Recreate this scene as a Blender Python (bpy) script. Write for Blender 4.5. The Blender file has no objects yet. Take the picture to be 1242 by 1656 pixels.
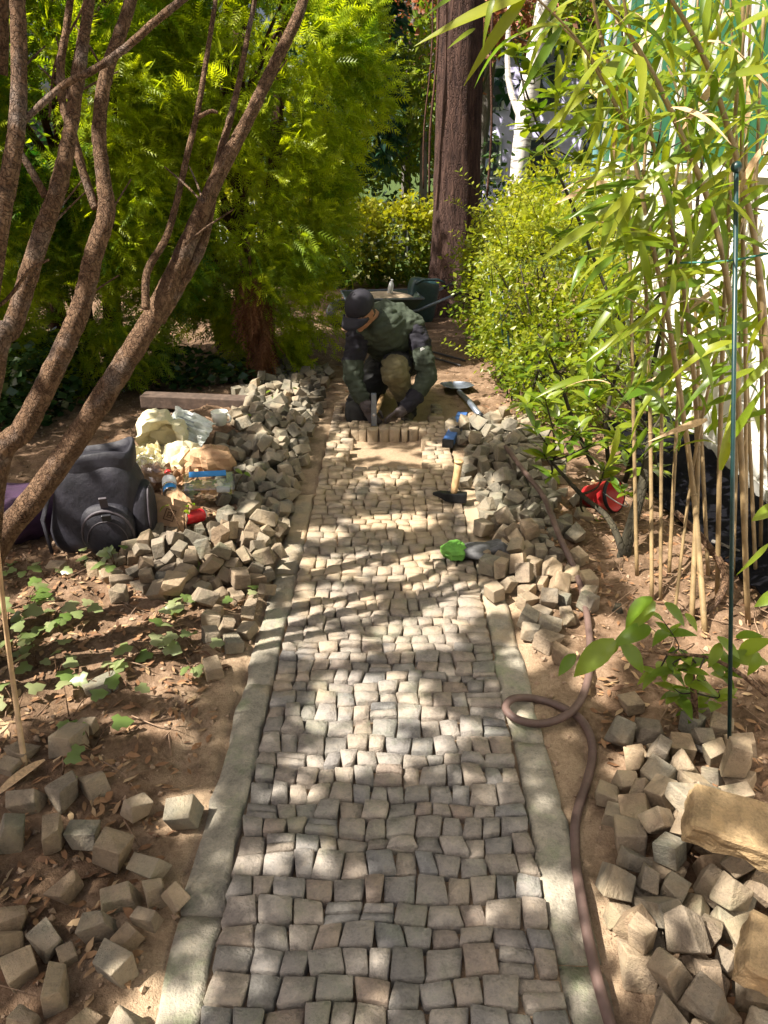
import bpy, bmesh, math, random
import numpy as np
from mathutils import Vector, Matrix, Euler

sc = bpy.context.scene
COL = sc.collection
R = math.radians
random.seed(11)
rng = np.random.default_rng(11)

# ---------------------------------------------------------------- camera
CAM = Vector((0.0, 0.0, 1.55))
PITCH, YAW, FPX = R(25.0), R(0.38), 1232.0
cam_d = bpy.data.cameras.new('camera')
cam = bpy.data.objects.new('camera', cam_d)
COL.objects.link(cam)
cam.location = CAM
cam.rotation_euler = Euler((math.pi / 2 - PITCH, 0, YAW), 'XYZ')
cam_d.sensor_fit = 'VERTICAL'
cam_d.angle = 2 * math.atan(828 / FPX)
cam_d.clip_start, cam_d.clip_end = 0.05, 2000
sc.camera = cam

# ---------------------------------------------------------------- sky, sun, exposure
TO_SUN = Vector((-0.55, -0.22, 0.80)).normalized()
world = bpy.data.worlds.new('World')
sc.world = world
world.use_nodes = True
wn = world.node_tree
sky = wn.nodes.new('ShaderNodeTexSky')
sky.sky_type = 'NISHITA'
sky.sun_disc = False
sky.sun_elevation = math.asin(TO_SUN.z)
sky.sun_rotation = math.atan2(TO_SUN.x, TO_SUN.y)
sky.dust_density = 8.0; sky.ozone_density = 0.2; sky.air_density = 0.7
bg = wn.nodes['Background']
bg.inputs['Strength'].default_value = 0.055
wn.links.new(sky.outputs['Color'], bg.inputs['Color'])
sun_d = bpy.data.lights.new('sun', 'SUN')
sun_d.energy = 5.0
sun_d.angle = R(0.5)
sun_d.color = (1.0, 0.93, 0.82)
sun = bpy.data.objects.new('sun', sun_d)
sun.rotation_euler = TO_SUN.to_track_quat('Z', 'Y').to_euler()
sun.location = TO_SUN * 30
COL.objects.link(sun)
sc.view_settings.view_transform = 'Standard'
sc.view_settings.look = 'None'
sc.view_settings.exposure = 1.4
sc.view_settings.gamma = 1.0
sc.view_settings.use_curve_mapping = False
try:
    sc.cycles.use_denoising = True
    sc.cycles.denoiser = 'OPENIMAGEDENOISE'
except Exception:
    pass
sc.cycles.max_bounces = 8
sc.cycles.diffuse_bounces = 5
sc.cycles.transmission_bounces = 6
sc.cycles.transparent_max_bounces = 8
sc.cycles.sample_clamp_indirect = 6.0
sc.cycles.caustics_reflective = False
sc.cycles.caustics_refractive = False

# ---------------------------------------------------------------- laying-out helpers
_cp, _sp = math.cos(PITCH), math.sin(PITCH)
_rot = Matrix.Rotation(YAW, 3, 'Z')
def ray(px, py):
    u, v = (px - 621) / FPX, (828 - py) / FPX
    return _rot @ Vector((u, _cp + v * _sp, -_sp + v * _cp))
def G(px, py, z=0.0):                       # where the view line meets height z
    d = ray(px, py); t = (z - CAM.z) / d.z
    return CAM + d * t
def at(px, py, Y):                          # where the view line is Y metres ahead
    d = ray(px, py)
    return CAM + d * (Y / d.y)
def mpp(Y, z=0.0):                          # metres per photo pixel at that place
    return (Y * _cp + (CAM.z - z) * _sp) / FPX

# ---------------------------------------------------------------- object helpers
def tag(o, label=None, cat=None, group=None, kind=None):
    if label: o['label'] = label
    if cat: o['category'] = cat
    if group: o['group'] = group
    if kind: o['kind'] = kind
    return o
def link(o, parent=None):
    COL.objects.link(o)
    if parent is not None: o.parent = parent
    return o
def empty(name, loc=(0, 0, 0), label=None, cat=None, group=None, rz=0.0):
    o = bpy.data.objects.new(name, None)
    o.empty_display_size = 0.05
    o.location = loc; o.rotation_euler = (0, 0, rz)
    link(o)
    return tag(o, label, cat, group)
def new_obj(name, me, parent=None, loc=None, kind=None):
    o = bpy.data.objects.new(name, me)
    if loc is not None: o.location = loc
    link(o, parent)
    if kind: o['kind'] = kind
    return o

def np_mesh(name, V, F, mat=None, smooth=False, attrs=None, F2=None):
    """V (n,3); F (m,k) faces of k corners; F2 further faces of another corner count."""
    me = bpy.data.meshes.new(name)
    V = np.asarray(V, np.float32)
    Fs = [np.asarray(f, np.int32) for f in (F, F2) if f is not None and len(f)]
    me.vertices.add(len(V)); me.vertices.foreach_set('co', V.ravel())
    loops = np.concatenate([f.ravel() for f in Fs])
    tot = np.concatenate([np.full(len(f), f.shape[1], np.int32) for f in Fs])
    start = np.concatenate([[0], np.cumsum(tot)[:-1]]).astype(np.int32)
    me.loops.add(len(loops)); me.loops.foreach_set('vertex_index', loops)
    me.polygons.add(len(tot)); me.polygons.foreach_set('loop_start', start)
    try: me.polygons.foreach_set('loop_total', tot)
    except Exception: pass
    me.polygons.foreach_set('use_smooth', np.full(len(tot), bool(smooth)))
    if attrs:
        for k, a in attrs.items():
            at_ = me.attributes.new(k, 'FLOAT', 'POINT')
            at_.data.foreach_set('value', np.asarray(a, np.float32))
    me.update(calc_edges=True)
    me.validate()
    if mat is not None: me.materials.append(mat)
    return me

class MB:
    """collects shapes; build() links them as one mesh object"""
    def __init__(s): s.v = []; s.f = []; s.m = []
    def add(s, vs, fs, mi=0):
        b = len(s.v); s.v += [tuple(v) for v in vs]
        s.f += [tuple(b + i for i in f) for f in fs]; s.m += [mi] * len(fs)
    def box(s, c, size, rot=None, mi=0, taper=1.0):
        hx, hy, hz = [k / 2 for k in size]
        vs = []
        for z, t in ((-hz, 1.0), (hz, taper)):
            for x, y in ((-hx, -hy), (hx, -hy), (hx, hy), (-hx, hy)):
                v = Vector((x * t, y * t, z))
                vs.append((rot @ v if rot else v) + Vector(c))
        s.add(vs, [(3, 2, 1, 0), (4, 5, 6, 7), (0, 1, 5, 4), (1, 2, 6, 5), (2, 3, 7, 6), (3, 0, 4, 7)], mi)
    def tube(s, pts, rad, seg=8, mi=0, cap=True, wob=0.0, flat=1.0):
        pts = [Vector(p) for p in pts]; n = len(pts)
        if not isinstance(rad, (list, tuple)): rad = [rad] * n
        up = Vector((0, 0, 1)); vs = []; prev = None
        for i, p in enumerate(pts):
            t = (pts[min(i + 1, n - 1)] - pts[max(i - 1, 0)]).normalized()
            if prev is None:
                a = t.cross(up)
                if a.length < 1e-3: a = t.cross(Vector((1, 0, 0)))
            else:
                a = prev - t * prev.dot(t)
            a.normalize(); b = t.cross(a); prev = a
            for k in range(seg):
                g = 2 * math.pi * k / seg
                r = rad[i] * (1 + wob * random.uniform(-1, 1))
                vs.append(p + a * math.cos(g) * r + b * math.sin(g) * r * flat)
        fs = [(i * seg + k, i * seg + (k + 1) % seg, (i + 1) * seg + (k + 1) % seg, (i + 1) * seg + k)
              for i in range(n - 1) for k in range(seg)]
        if cap:
            fs.append(tuple(range(seg - 1, -1, -1))); fs.append(tuple((n - 1) * seg + k for k in range(seg)))
        s.add(vs, fs, mi)
    def lathe(s, prof, seg=16, M=None, mi=0):
        """prof: (radius, height) pairs, turned about z"""
        vs = []
        for r, z in prof:
            for k in range(seg):
                g = 2 * math.pi * k / seg
                v = Vector((r * math.cos(g), r * math.sin(g), z))
                vs.append(M @ v if M else v)
        n = len(prof)
        fs = [(i * seg + k, i * seg + (k + 1) % seg, (i + 1) * seg + (k + 1) % seg, (i + 1) * seg + k)
              for i in range(n - 1) for k in range(seg)]
        s.add(vs, fs, mi)
    def ellipsoid(s, c, r, M=None, nu=14, nv=9, mi=0, fn=None, e=1.0):
        vs = []
        def sg(x): return math.copysign(abs(x) ** e, x)
        for j in range(nv + 1):
            th = math.pi * j / nv
            for i in range(nu):
                ph = 2 * math.pi * i / nu
                v = Vector((sg(math.sin(th)) * sg(math.cos(ph)) * r[0], sg(math.sin(th)) * sg(math.sin(ph)) * r[1], sg(math.cos(th)) * r[2]))
                if fn: v = fn(v)
                if M: v = M @ v
                vs.append(v + Vector(c))
        fs = [(j * nu + i, (j + 1) * nu + i, (j + 1) * nu + (i + 1) % nu, j * nu + (i + 1) % nu) for j in range(nv) for i in range(nu)]
        s.add(vs, fs, mi)
    def capsule(s, p0, p1, r0, r1, seg=12, mi=0):
        p0, p1 = Vector(p0), Vector(p1); d = (p1 - p0)
        L = d.length; d = d / L if L > 1e-6 else Vector((0, 0, 1))
        P = []; Q = []
        for k in range(5):
            a = math.pi / 2 * k / 4
            P.append(p0 - d * r0 * math.cos(a) * 0.999); Q.append(max(r0 * math.sin(a), 1e-4))
        for k in range(5):
            a = math.pi / 2 * (1 - k / 4)
            P.append(p1 + d * r1 * math.cos(a) * 0.999); Q.append(max(r1 * math.sin(a), 1e-4))
        s.tube(P, Q, seg, mi)
    def mesh(s, name, mats, smooth=True, weld=False):
        me = bpy.data.meshes.new(name)
        me.from_pydata(s.v, [], s.f)
        if not isinstance(mats, (list, tuple)): mats = [mats]
        for m in mats: me.materials.append(m)
        me.polygons.foreach_set('material_index', s.m)
        me.polygons.foreach_set('use_smooth', [bool(smooth)] * len(s.f))
        if weld:
            bm = bmesh.new(); bm.from_mesh(me)
            bmesh.ops.remove_doubles(bm, verts=bm.verts, dist=1e-5)
            bmesh.ops.recalc_face_normals(bm, faces=bm.faces)
            bm.to_mesh(me); bm.free()
        me.update()
        return me
    def build(s, name, mats, parent=None, smooth=True, loc=None, weld=False, bevel=0.0, kind=None):
        me = s.mesh(name, mats, smooth, weld)
        if bevel:
            bm = bmesh.new(); bm.from_mesh(me)
            bmesh.ops.bevel(bm, geom=list(bm.edges), offset=bevel, segments=2, affect='EDGES', profile=0.6)
            bm.to_mesh(me); bm.free()
        return new_obj(name, me, parent, loc, kind)

# ---------------------------------------------------------------- value noise (numpy)
_tab = np.random.default_rng(5).random((64, 64, 64)).astype(np.float32)
def vnoise(x, y, z=0.0):
    x = np.asarray(x, float); y = np.asarray(y, float); z = np.asarray(z, float) + np.zeros_like(x)
    xi, yi, zi = np.floor(x).astype(int), np.floor(y).astype(int), np.floor(z).astype(int)
    fx, fy, fz = x - xi, y - yi, z - zi
    fx, fy, fz = [f * f * (3 - 2 * f) for f in (fx, fy, fz)]
    def t(a, b, c): return _tab[(xi + a) % 64, (yi + b) % 64, (zi + c) % 64]
    def l(p, q, f): return p + (q - p) * f
    return l(l(l(t(0,0,0), t(1,0,0), fx), l(t(0,1,0), t(1,1,0), fx), fy),
             l(l(t(0,0,1), t(1,0,1), fx), l(t(0,1,1), t(1,1,1), fx), fy), fz) * 2 - 1
def fbm(x, y, z=0.0, o=4):
    s = 0; a = 0.5
    for k in range(o):
        s = s + a * vnoise(np.asarray(x) * 2 ** k + 17.3 * k, np.asarray(y) * 2 ** k + 5.1 * k, np.asarray(z) * 2 ** k); a *= 0.5
    return s

# ---------------------------------------------------------------- materials
MATS = {}
class NT:
    def __init__(s, name):
        s.m = bpy.data.materials.new(name); s.m.use_nodes = True
        s.t = s.m.node_tree; s.p = s.t.nodes['Principled BSDF']; s.out = s.t.nodes['Material Output']
        MATS[name] = s.m
    def n(s, typ, **kw):
        nd = s.t.nodes.new(typ)
        for k, v in kw.items():
            if k in nd.inputs: nd.inputs[k].default_value = v
            else: setattr(nd, k, v)
        return nd
    def l(s, a, b): s.t.links.new(a, b)
    def coords(s, kind='Object'): return s.n('ShaderNodeTexCoord').outputs[kind]
    def pos(s): return s.n('ShaderNodeNewGeometry').outputs['Position']
    def noise(s, co, scale, detail=4, rough=0.55, dist=0.0):
        nd = s.n('ShaderNodeTexNoise'); nd.inputs['Scale'].default_value = scale
        nd.inputs['Detail'].default_value = detail; nd.inputs['Roughness'].default_value = rough
        nd.inputs['Distortion'].default_value = dist
        s.l(co, nd.inputs['Vector']); return nd.outputs['Fac']
    def ramp(s, fac, stops):
        nd = s.n('ShaderNodeValToRGB'); el = nd.color_ramp.elements
        while len(el) < len(stops): el.new(0.5)
        for e, (p, c) in zip(el, stops):
            e.position = p; e.color = (*c, 1) if len(c) == 3 else c
        s.l(fac, nd.inputs['Fac']); return nd.outputs['Color']
    def mix(s, fac, a, b, mode='MIX'):
        nd = s.n('ShaderNodeMix', data_type='RGBA', blend_type=mode)
        for sock, v in ((nd.inputs[0], fac), (nd.inputs[6], a), (nd.inputs[7], b)):
            if isinstance(v, bpy.types.NodeSocket): s.l(v, sock)
            elif isinstance(v, (int, float)): sock.default_value = v
            else: sock.default_value = (*v, 1) if len(v) == 3 else v
        return nd.outputs[2]
    def math(s, op, a, b=0.0, clamp=False):
        nd = s.n('ShaderNodeMath', operation=op); nd.use_clamp = clamp
        for sock, v in ((nd.inputs[0], a), (nd.inputs[1], b)):
            if isinstance(v, bpy.types.NodeSocket): s.l(v, sock)
            else: sock.default_value = v
        return nd.outputs[0]
    def bump(s, h, strength=0.4, dist=0.01):
        nd = s.n('ShaderNodeBump'); nd.inputs['Strength'].default_value = strength; nd.inputs['Distance'].default_value = dist
        s.l(h, nd.inputs['Height']); s.l(nd.outputs['Normal'], s.p.inputs['Normal'])
    def col(s, c):
        if isinstance(c, bpy.types.NodeSocket): s.l(c, s.p.inputs['Base Color'])
        else: s.p.inputs['Base Color'].default_value = (*c, 1)
    def rough(s, v): s.p.inputs['Roughness'].default_value = v
    def spec(s, v): s.p.inputs['Specular IOR Level'].default_value = v

def plain(name, c, rough=0.6, metal=0.0, spec=0.5, nscale=30.0, namp=0.25, bump=0.0):
    n = NT(name); co = n.coords()
    f = n.noise(co, nscale, 5)
    d = tuple(k * (1 - namp) for k in c); b = tuple(min(1, k * (1 + namp)) for k in c)
    n.col(n.ramp(f, [(0.3, d), (0.7, b)])); n.rough(rough); n.spec(spec)
    n.p.inputs['Metallic'].default_value = metal
    if bump: n.bump(n.noise(co, nscale * 2, 6), bump, 0.006)
    return n.m

def stone_mat(name, cols, sand=0.0, moss=0.0, sandy_far=False):
    n = NT(name); co = n.coords()
    oi = n.n('ShaderNodeObjectInfo')
    vadd = n.n('ShaderNodeVectorMath', operation='ADD')
    n.l(co, vadd.inputs[0])
    cmb = n.n('ShaderNodeCombineXYZ')
    for k in range(3): n.l(n.math('MULTIPLY', oi.outputs['Random'], 37.0 + 11 * k), cmb.inputs[k])
    n.l(cmb.outputs[0], vadd.inputs[1]); co2 = vadd.outputs[0]
    k = len(cols)
    base = n.ramp(oi.outputs['Random'], [(i / max(1, k - 1), c) for i, c in enumerate(cols)])
    big = n.noise(co2, 14, 4, 0.6); fine = n.noise(co2, 160, 3, 0.7); mid = n.noise(co2, 45, 4, 0.65)
    v = n.math('ADD', n.math('MULTIPLY', big, 0.7), n.math('ADD', n.math('MULTIPLY', fine, 0.5), n.math('MULTIPLY', mid, 0.6)))
    shade = n.ramp(n.math('SUBTRACT', v, 0.4), [(0.2, (0.5, 0.5, 0.5)), (0.5, (0.95, 0.95, 0.95)), (0.8, (1.35, 1.3, 1.22))])
    c = n.mix(1.0, base, shade, 'MULTIPLY')
    if moss:
        mf = n.ramp(n.noise(n.pos(), 7, 5, 0.65), [(0.52, (0, 0, 0)), (0.72, (moss, moss, moss))])
        c = n.mix(mf, c, (0.20, 0.27, 0.12))
    if sand:
        gp = n.pos(); nm = n.n('ShaderNodeNewGeometry')
        sf = n.noise(gp, 5.0, 5, 0.6)
        if sandy_far:
            sx = n.n('ShaderNodeSeparateXYZ'); n.l(gp, sx.inputs[0])
            far = n.n('ShaderNodeMapRange'); far.inputs[1].default_value = 1.6; far.inputs[2].default_value = 3.4
            far.inputs[3].default_value = -0.16; far.inputs[4].default_value = 0.16
            n.l(sx.outputs[1], far.inputs[0])
            sf = n.math('ADD', sf, far.outputs[0])
        sm = n.ramp(sf, [(0.45, (0, 0, 0)), (0.68, (sand, sand, sand))])
        c = n.mix(sm, c, (0.44, 0.33, 0.21))
    n.col(c); n.rough(0.85); n.spec(0.25)
    h = n.math('ADD', n.math('MULTIPLY', mid, 0.8), n.math('MULTIPLY', fine, 0.35))
    n.bump(h, 0.85, 0.010)
    return n.m

def leaf_mat(name, c1, c2, trans=0.45, rough=0.45, attr=None, tcol=None, spec=0.4, vein=False):
    n = NT(name)
    if attr: fac = n.n('ShaderNodeAttribute', attribute_name=attr).outputs['Fac']
    else: fac = n.n('ShaderNodeObjectInfo').outputs['Random']
    c = n.ramp(fac, [(0.0, c1), (1.0, c2)])
    c = n.mix(n.math('MULTIPLY', n.noise(n.pos(), 25, 3), 0.35), c, tuple(k * 0.55 for k in c1))
    n.col(c); n.rough(rough); n.spec(spec)
    tr = n.n('ShaderNodeBsdfTranslucent')
    tc = tcol or (1.5, 1.45, 0.5)
    tcol_s = n.mix(1.0, c, (*tc, 1), 'MULTIPLY')
    n.l(tcol_s, tr.inputs['Color'])
    ms = n.n('ShaderNodeMixShader'); ms.inputs[0].default_value = trans
    n.l(n.p.outputs[0], ms.inputs[1]); n.l(tr.outputs[0], ms.inputs[2]); n.l(ms.outputs[0], n.out.inputs['Surface'])
    return n.m

def bark_mat(name, c1, c2, scale=(1, 1, 0.25), ns=22, bump=0.7, moss=0.0):
    n = NT(name); co = n.coords()
    mp = n.n('ShaderNodeMapping'); mp.inputs['Scale'].default_value = scale; n.l(co, mp.inputs['Vector'])
    f = n.noise(mp.outputs[0], ns, 6, 0.65, 0.6); g = n.noise(co, 6, 3)
    c = n.ramp(f, [(0.3, c1), (0.68, c2)])
    c = n.mix(n.math('MULTIPLY', g, 0.7), c, tuple(k * 0.6 for k in c1))
    if moss:
        c = n.mix(n.ramp(n.noise(co, 9, 4), [(0.55, (0, 0, 0)), (0.75, (moss,) * 3)]), c, (0.30, 0.28, 0.27))
    vo = n.n('ShaderNodeTexVoronoi', feature='DISTANCE_TO_EDGE'); vo.inputs['Scale'].default_value = ns * 1.5
    mv = n.n('ShaderNodeMapping'); mv.inputs['Scale'].default_value = (scale[0], scale[1], scale[2] * .8); n.l(co, mv.inputs['Vector'])
    wv = n.n('ShaderNodeVectorMath', operation='ADD'); nz = n.n('ShaderNodeTexNoise'); nz.inputs['Scale'].default_value = ns * .7; n.l(co, nz.inputs['Vector'])
    sc2 = n.n('ShaderNodeVectorMath', operation='SCALE'); sc2.inputs['Scale'].default_value = .05; n.l(nz.outputs['Color'], sc2.inputs[0])
    n.l(mv.outputs[0], wv.inputs[0]); n.l(sc2.outputs[0], wv.inputs[1]); n.l(wv.outputs[0], vo.inputs['Vector'])
    ck = n.ramp(vo.outputs['Distance'], [(0.0, (.74, .74, .74)), (.10, (1, 1, 1))])
    c = n.mix(1.0, c, ck, 'MULTIPLY')
    n.col(c); n.rough(0.9); n.spec(0.2)
    n.bump(n.math('ADD', f, n.math('MULTIPLY', ck, 1.2)), bump, 0.02)
    return n.m
# ================================================================ GROUND
def smooth(a, b, x): 
    t = np.clip((x - a) / (b - a), 0, 1); return t * t * (3 - 2 * t)
PW0, PW1 = -0.365, 0.355                     # paved width
KW = 0.095                                   # kerb strip
PIT = (3.82, 4.46)                           # stretch still without setts
def H(x, y, fine=True):
    x = np.asarray(x, float); y = np.asarray(y, float)
    out = np.maximum(np.maximum(PW0 - KW - x, x - PW1 - KW), 0)       # distance from the kerbs
    e = smooth(0.0, 0.25, out)
    h = e * (0.05 * fbm(x * 0.9 + 3, y * 0.9, 0, 3) + 0.008) + 0.012
    h = h + 0.10 * np.exp(-((x + 1.05) / 0.34) ** 2 - ((y - 4.3) / 0.9) ** 2)      # under the far heap
    h = h + 0.05 * np.exp(-((x + 0.95) / 0.4) ** 2 - ((y - 3.1) / 0.5) ** 2)
    h = h + 0.05 * np.exp(-((x - 0.85) / 0.25) ** 2 - ((y - 3.7) / 0.8) ** 2)
    h = h + 0.06 * smooth(0.75, 1.5, x) * (1 - smooth(2.2, 3.4, y))
    h = h + 0.05 * smooth(-1.1, -2.2, x) * (1 - smooth(3.0, 6.0, y))
    if fine:
        far = 1 - smooth(9, 14, np.hypot(x, y))
        h = h + far * smooth(0, 0.12, out) * (0.026 * fbm(x * 7, y * 7, 2, 3) + 0.026 * fbm(x * 21, y * 21, 4, 3))
        h = h + far * 0.003 * fbm(x * 30, y * 30, 1, 2)
    inside = (out <= 0) & (y < 6.2)
    bed = np.where((y > PIT[0]) & (y < PIT[1] + .02), -0.046, -0.004) + 0.026 * fbm(x * 4, y * 4, 7, 3) * (1 if fine else 0)
    kl = np.maximum(PW0 - x, x - PW1)                                  # beyond the kerbs sand lies level with the setts
    sandy = smooth(0.0, 0.012, kl) * np.where(x < 0, smooth(3.48, 3.53, y), smooth(3.58, 3.63, y))
    bed = bed * (1 - sandy) + (0.014 + 0.012 * fbm(x * 9, y * 9, 3, 3)) * sandy
    w = (1 - smooth(0.0, 0.015, out)) * (1 - smooth(4.98, 5.5, y))
    return h * (1 - w) + bed * w
def Hs(x, y): return float(H(np.array([x]), np.array([y]), False)[0])
def Hf(x, y): return float(H(np.array([x]), np.array([y]))[0])
def on(px, py, up=0.0):
    p = G(px, py)
    for _ in range(4):
        p = G(px, py, Hf(p.x, p.y))
    return Vector((p.x, p.y, Hf(p.x, p.y) + up))

def axis(a, b, step, far_a, far_b):
    c = list(np.arange(a, b + 1e-6, step)); s = step; v = c[-1]
    while v < far_b: s *= 1.16; v += s; c.append(v)
    s = step; v = c[0]
    while v > far_a: s *= 1.22; v -= s; c.insert(0, v)
    return np.array(c)
gx = axis(-2.4, 1.75, 0.022, -600, 600); gy = axis(0.5, 5.8, 0.022, -60, 900)
XX, YY = np.meshgrid(gx, gy)
ZZ = H(XX, YY)
nx, ny = len(gx), len(gy)
idx = np.arange(nx * ny).reshape(ny, nx)
GF = np.stack([idx[:-1, :-1], idx[:-1, 1:], idx[1:, 1:], idx[1:, :-1]], -1).reshape(-1, 4)

n = NT('soil'); co = n.pos()
sx = n.n('ShaderNodeSeparateXYZ'); n.l(co, sx.inputs[0])
ax = n.math('ABSOLUTE', n.math('ADD', sx.outputs[0], 0.0))
big = n.noise(co, 1.6, 4, 0.6); mid = n.noise(co, 9, 5, 0.65); fine = n.noise(co, 70, 4, 0.7); grit = n.noise(co, 260, 2, 0.6)
near = n.n('ShaderNodeMapRange'); near.inputs[1].default_value = 0.35; near.inputs[2].default_value = 0.85
near.inputs[3].default_value = 0.62; near.inputs[4].default_value = 0.0; n.l(ax, near.inputs[0])
yf = n.n('ShaderNodeMapRange'); yf.inputs[1].default_value = 4.7; yf.inputs[2].default_value = 6.0; yf.inputs[3].default_value = 1.0; yf.inputs[4].default_value = 0.25; n.l(sx.outputs[1], yf.inputs[0])
sandf = n.ramp(n.math('ADD', n.math('MULTIPLY', n.math('MULTIPLY', near.outputs[0], yf.outputs[0]), 0.9), n.math('MULTIPLY', mid, 0.75)), [(0.55, (0, 0, 0)), (0.82, (1, 1, 1))])
soil = n.ramp(n.math('ADD', n.math('MULTIPLY', mid, 0.55), n.math('MULTIPLY', fine, 0.45)), [(0.32, (0.07, 0.045, 0.028)), (0.5, (0.18, 0.115, 0.072)), (0.68, (0.30, 0.205, 0.14))])
sandc = n.ramp(n.math('ADD', n.math('MULTIPLY', fine, 0.5), n.math('MULTIPLY', grit, 0.5)), [(0.3, (0.24, 0.165, 0.105)), (0.55, (0.38, 0.28, 0.185)), (0.75, (0.47, 0.36, 0.25))])
c = n.mix(sandf, soil, sandc)
gf = n.n('ShaderNodeMapRange'); gf.inputs[1].default_value = 10.0; gf.inputs[2].default_value = 12.0; n.l(sx.outputs[1], gf.inputs[0])
c = n.mix(gf.outputs[0], c, n.ramp(mid, [(.3, (.03, .05, .015)), (.7, (.08, .12, .03))]))
n.col(c); n.rough(0.95); n.spec(0.15)
n.bump(n.math('ADD', n.math('MULTIPLY', fine, 1.0), n.math('MULTIPLY', grit, 0.5)), 0.7, 0.012)
ground = new_obj('ground', np_mesh('ground', np.stack([XX.ravel(), YY.ravel(), ZZ.ravel()], -1), GF, MATS['soil'], True), kind='structure')

# ================================================================ PAVED PATH
stone_mat('sett_stone', [(0.19, 0.18, 0.165), (0.27, 0.24, 0.21), (0.31, 0.26, 0.21), (0.235, 0.22, 0.205), (0.35, 0.30, 0.25), (0.27, 0.215, 0.175), (0.21, 0.205, 0.20), (0.32, 0.285, 0.25)], sand=0.75, moss=0.25, sandy_far=True)
stone_mat('loose_stone', [(0.18, 0.155, 0.125), (0.28, 0.22, 0.155), (0.235, 0.18, 0.13), (0.185, 0.172, 0.14), (0.31, 0.245, 0.175), (0.245, 0.175, 0.115), (0.20, 0.192, 0.155), (0.29, 0.245, 0.19)], sand=0.6, moss=0.2)
stone_mat('kerb_stone', [(0.26, 0.235, 0.19), (0.32, 0.29, 0.235)], sand=0.95, moss=0.55, sandy_far=True)
stone_mat('sandstone', [(0.32, 0.225, 0.12), (0.37, 0.265, 0.15)])
path = empty('path', (0, 0, 0)); tag(path, kind='structure')

def sett_mesh(q, top, bot, name):
    """q: four corners (x, y) round the sett, counter-clockwise; a cleft block with worn edges and a bumpy head"""
    c = sum((Vector((*p, 0)) for p in q), Vector()) / 4
    N = 5; V = []; F = []
    sd = random.uniform(0, 60); dome = random.uniform(0.0, 0.0035); tx, ty = random.uniform(-.03, .03), random.uniform(-.03, .03)
    loc = [Vector((p[0] - c.x, p[1] - c.y, 0)) for p in q]
    us = [0.0, 0.06, 0.5, 0.94, 1.0]
    for j in range(N):
        for i in range(N):
            u, v = us[i], us[j]
            p = (loc[0] * (1 - u) + loc[1] * u) * (1 - v) + (loc[3] * (1 - u) + loc[2] * u) * v
            edge = (i in (0, 4)) + (j in (0, 4))
            z = top + dome * (1 - (2 * u - 1) ** 2) * (1 - (2 * v - 1) ** 2) + p.x * tx + p.y * ty
            z += random.uniform(-0.0024, 0.0024)
            if edge: z -= 0.0028 + random.uniform(0, 0.004)
            if edge == 2:
                z -= 0.004; p = p * random.uniform(0.88, 0.985)
            elif edge == 1: p = p * random.uniform(0.965, 1.0)
            V.append((p.x, p.y, z))
    for j in range(N - 1):
        for i in range(N - 1):
            a = j * N + i; F.append((a, a + 1, a + N + 1, a + N))
    ring = [i for i in range(N)] + [N * j + N - 1 for j in range(1, N)] + [N * (N - 1) + i for i in range(N - 2, -1, -1)] + [N * j for j in range(N - 2, 0, -1)]
    b = len(V)
    for k in ring: V.append((V[k][0] * 0.9, V[k][1] * 0.9, bot))
    for k in range(len(ring)):
        k2 = (k + 1) % len(ring); F.append((ring[k2], ring[k], b + k, b + k2))
    me = bpy.data.meshes.new(name); me.from_pydata(V, [], F); me.materials.append(MATS['sett_stone'])
    me.polygons.foreach_set('use_smooth', [True] * len(F)); me.update()
    return me, c
setts = []
def bnd(k, x): return 0.007 * math.sin(x * 9 + k * 2.1) + 0.006 * math.sin(x * 23 + k * 5.7) + 0.02 * (x * x)
y = 0.70; k = 0
row_h = []
while y < 5.0:
    d = random.uniform(0.048, 0.073)
    row_h.append((k, y, d)); y += d; k += 1
far_gap0, far_gap1 = PIT
for (k, y0, d) in row_h:
    x = PW0
    first = True
    while x < PW1 - 0.02:
        w = random.uniform(0.042, 0.084)
        if PW1 - (x + w) < 0.036: w = PW1 - x
        g = random.uniform(0.001, 0.004)
        xa, xb = x + g / 2, x + w - g / 2
        sk = random.uniform(-0.007, 0.007); sk2 = random.uniform(-0.007, 0.007)
        ins = random.uniform(0.0003, 0.0022)
        q = [(xa + sk, y0 + bnd(k, xa) + ins), (xb + sk2, y0 + bnd(k, xb) + ins + random.uniform(0, 0.003)),
             (xb - sk2, y0 + d + bnd(k + 1, xb) - ins - random.uniform(0, 0.003)), (xa - sk, y0 + d + bnd(k + 1, xa) - ins)]
        if w > 0.072 and random.random() < 0.18:      # two small ones set one behind the other
            ym = 0.5 + random.uniform(-.1, .1)
            def lp(a, b, t): return (a[0] + (b[0] - a[0]) * t, a[1] + (b[1] - a[1]) * t)
            qs = [[q[0], q[1], lp(q[1], q[2], ym - .03), lp(q[0], q[3], ym - .03)], [lp(q[0], q[3], ym + .03), lp(q[1], q[2], ym + .03), q[2], q[3]]]
        else: qs = [q]
        mx, my = x + w / 2, y0 + d / 2
        keep = True
        if my > far_gap0:
            jl = -0.245 + 0.02 * math.sin(my * 31); jr = 0.205 + 0.03 * math.sin(my * 23)
            keep = mx < jl or mx > jr or my > far_gap1
            if my > far_gap1 + 0.20 and -0.3 < mx < 0.28: keep = False
        if keep:
            for qq in qs:
                setts.append((qq, 0.030 + random.uniform(-0.009, 0.008)))
        x += w
setts.sort(key=lambda s: s[0][0][1])
print('setts', len(setts))
rest = MB()
for i, (q, top) in enumerate(setts):
    me, c = sett_mesh(q, top, -0.056, 'sett')
    if i < 300:
        o = new_obj('sett', me, path, (c.x, c.y, 0))
    else:
        rest.add([Vector(v.co) + c for v in me.vertices], [tuple(p.vertices) for p in me.polygons]); bpy.data.meshes.remove(me)
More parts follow.
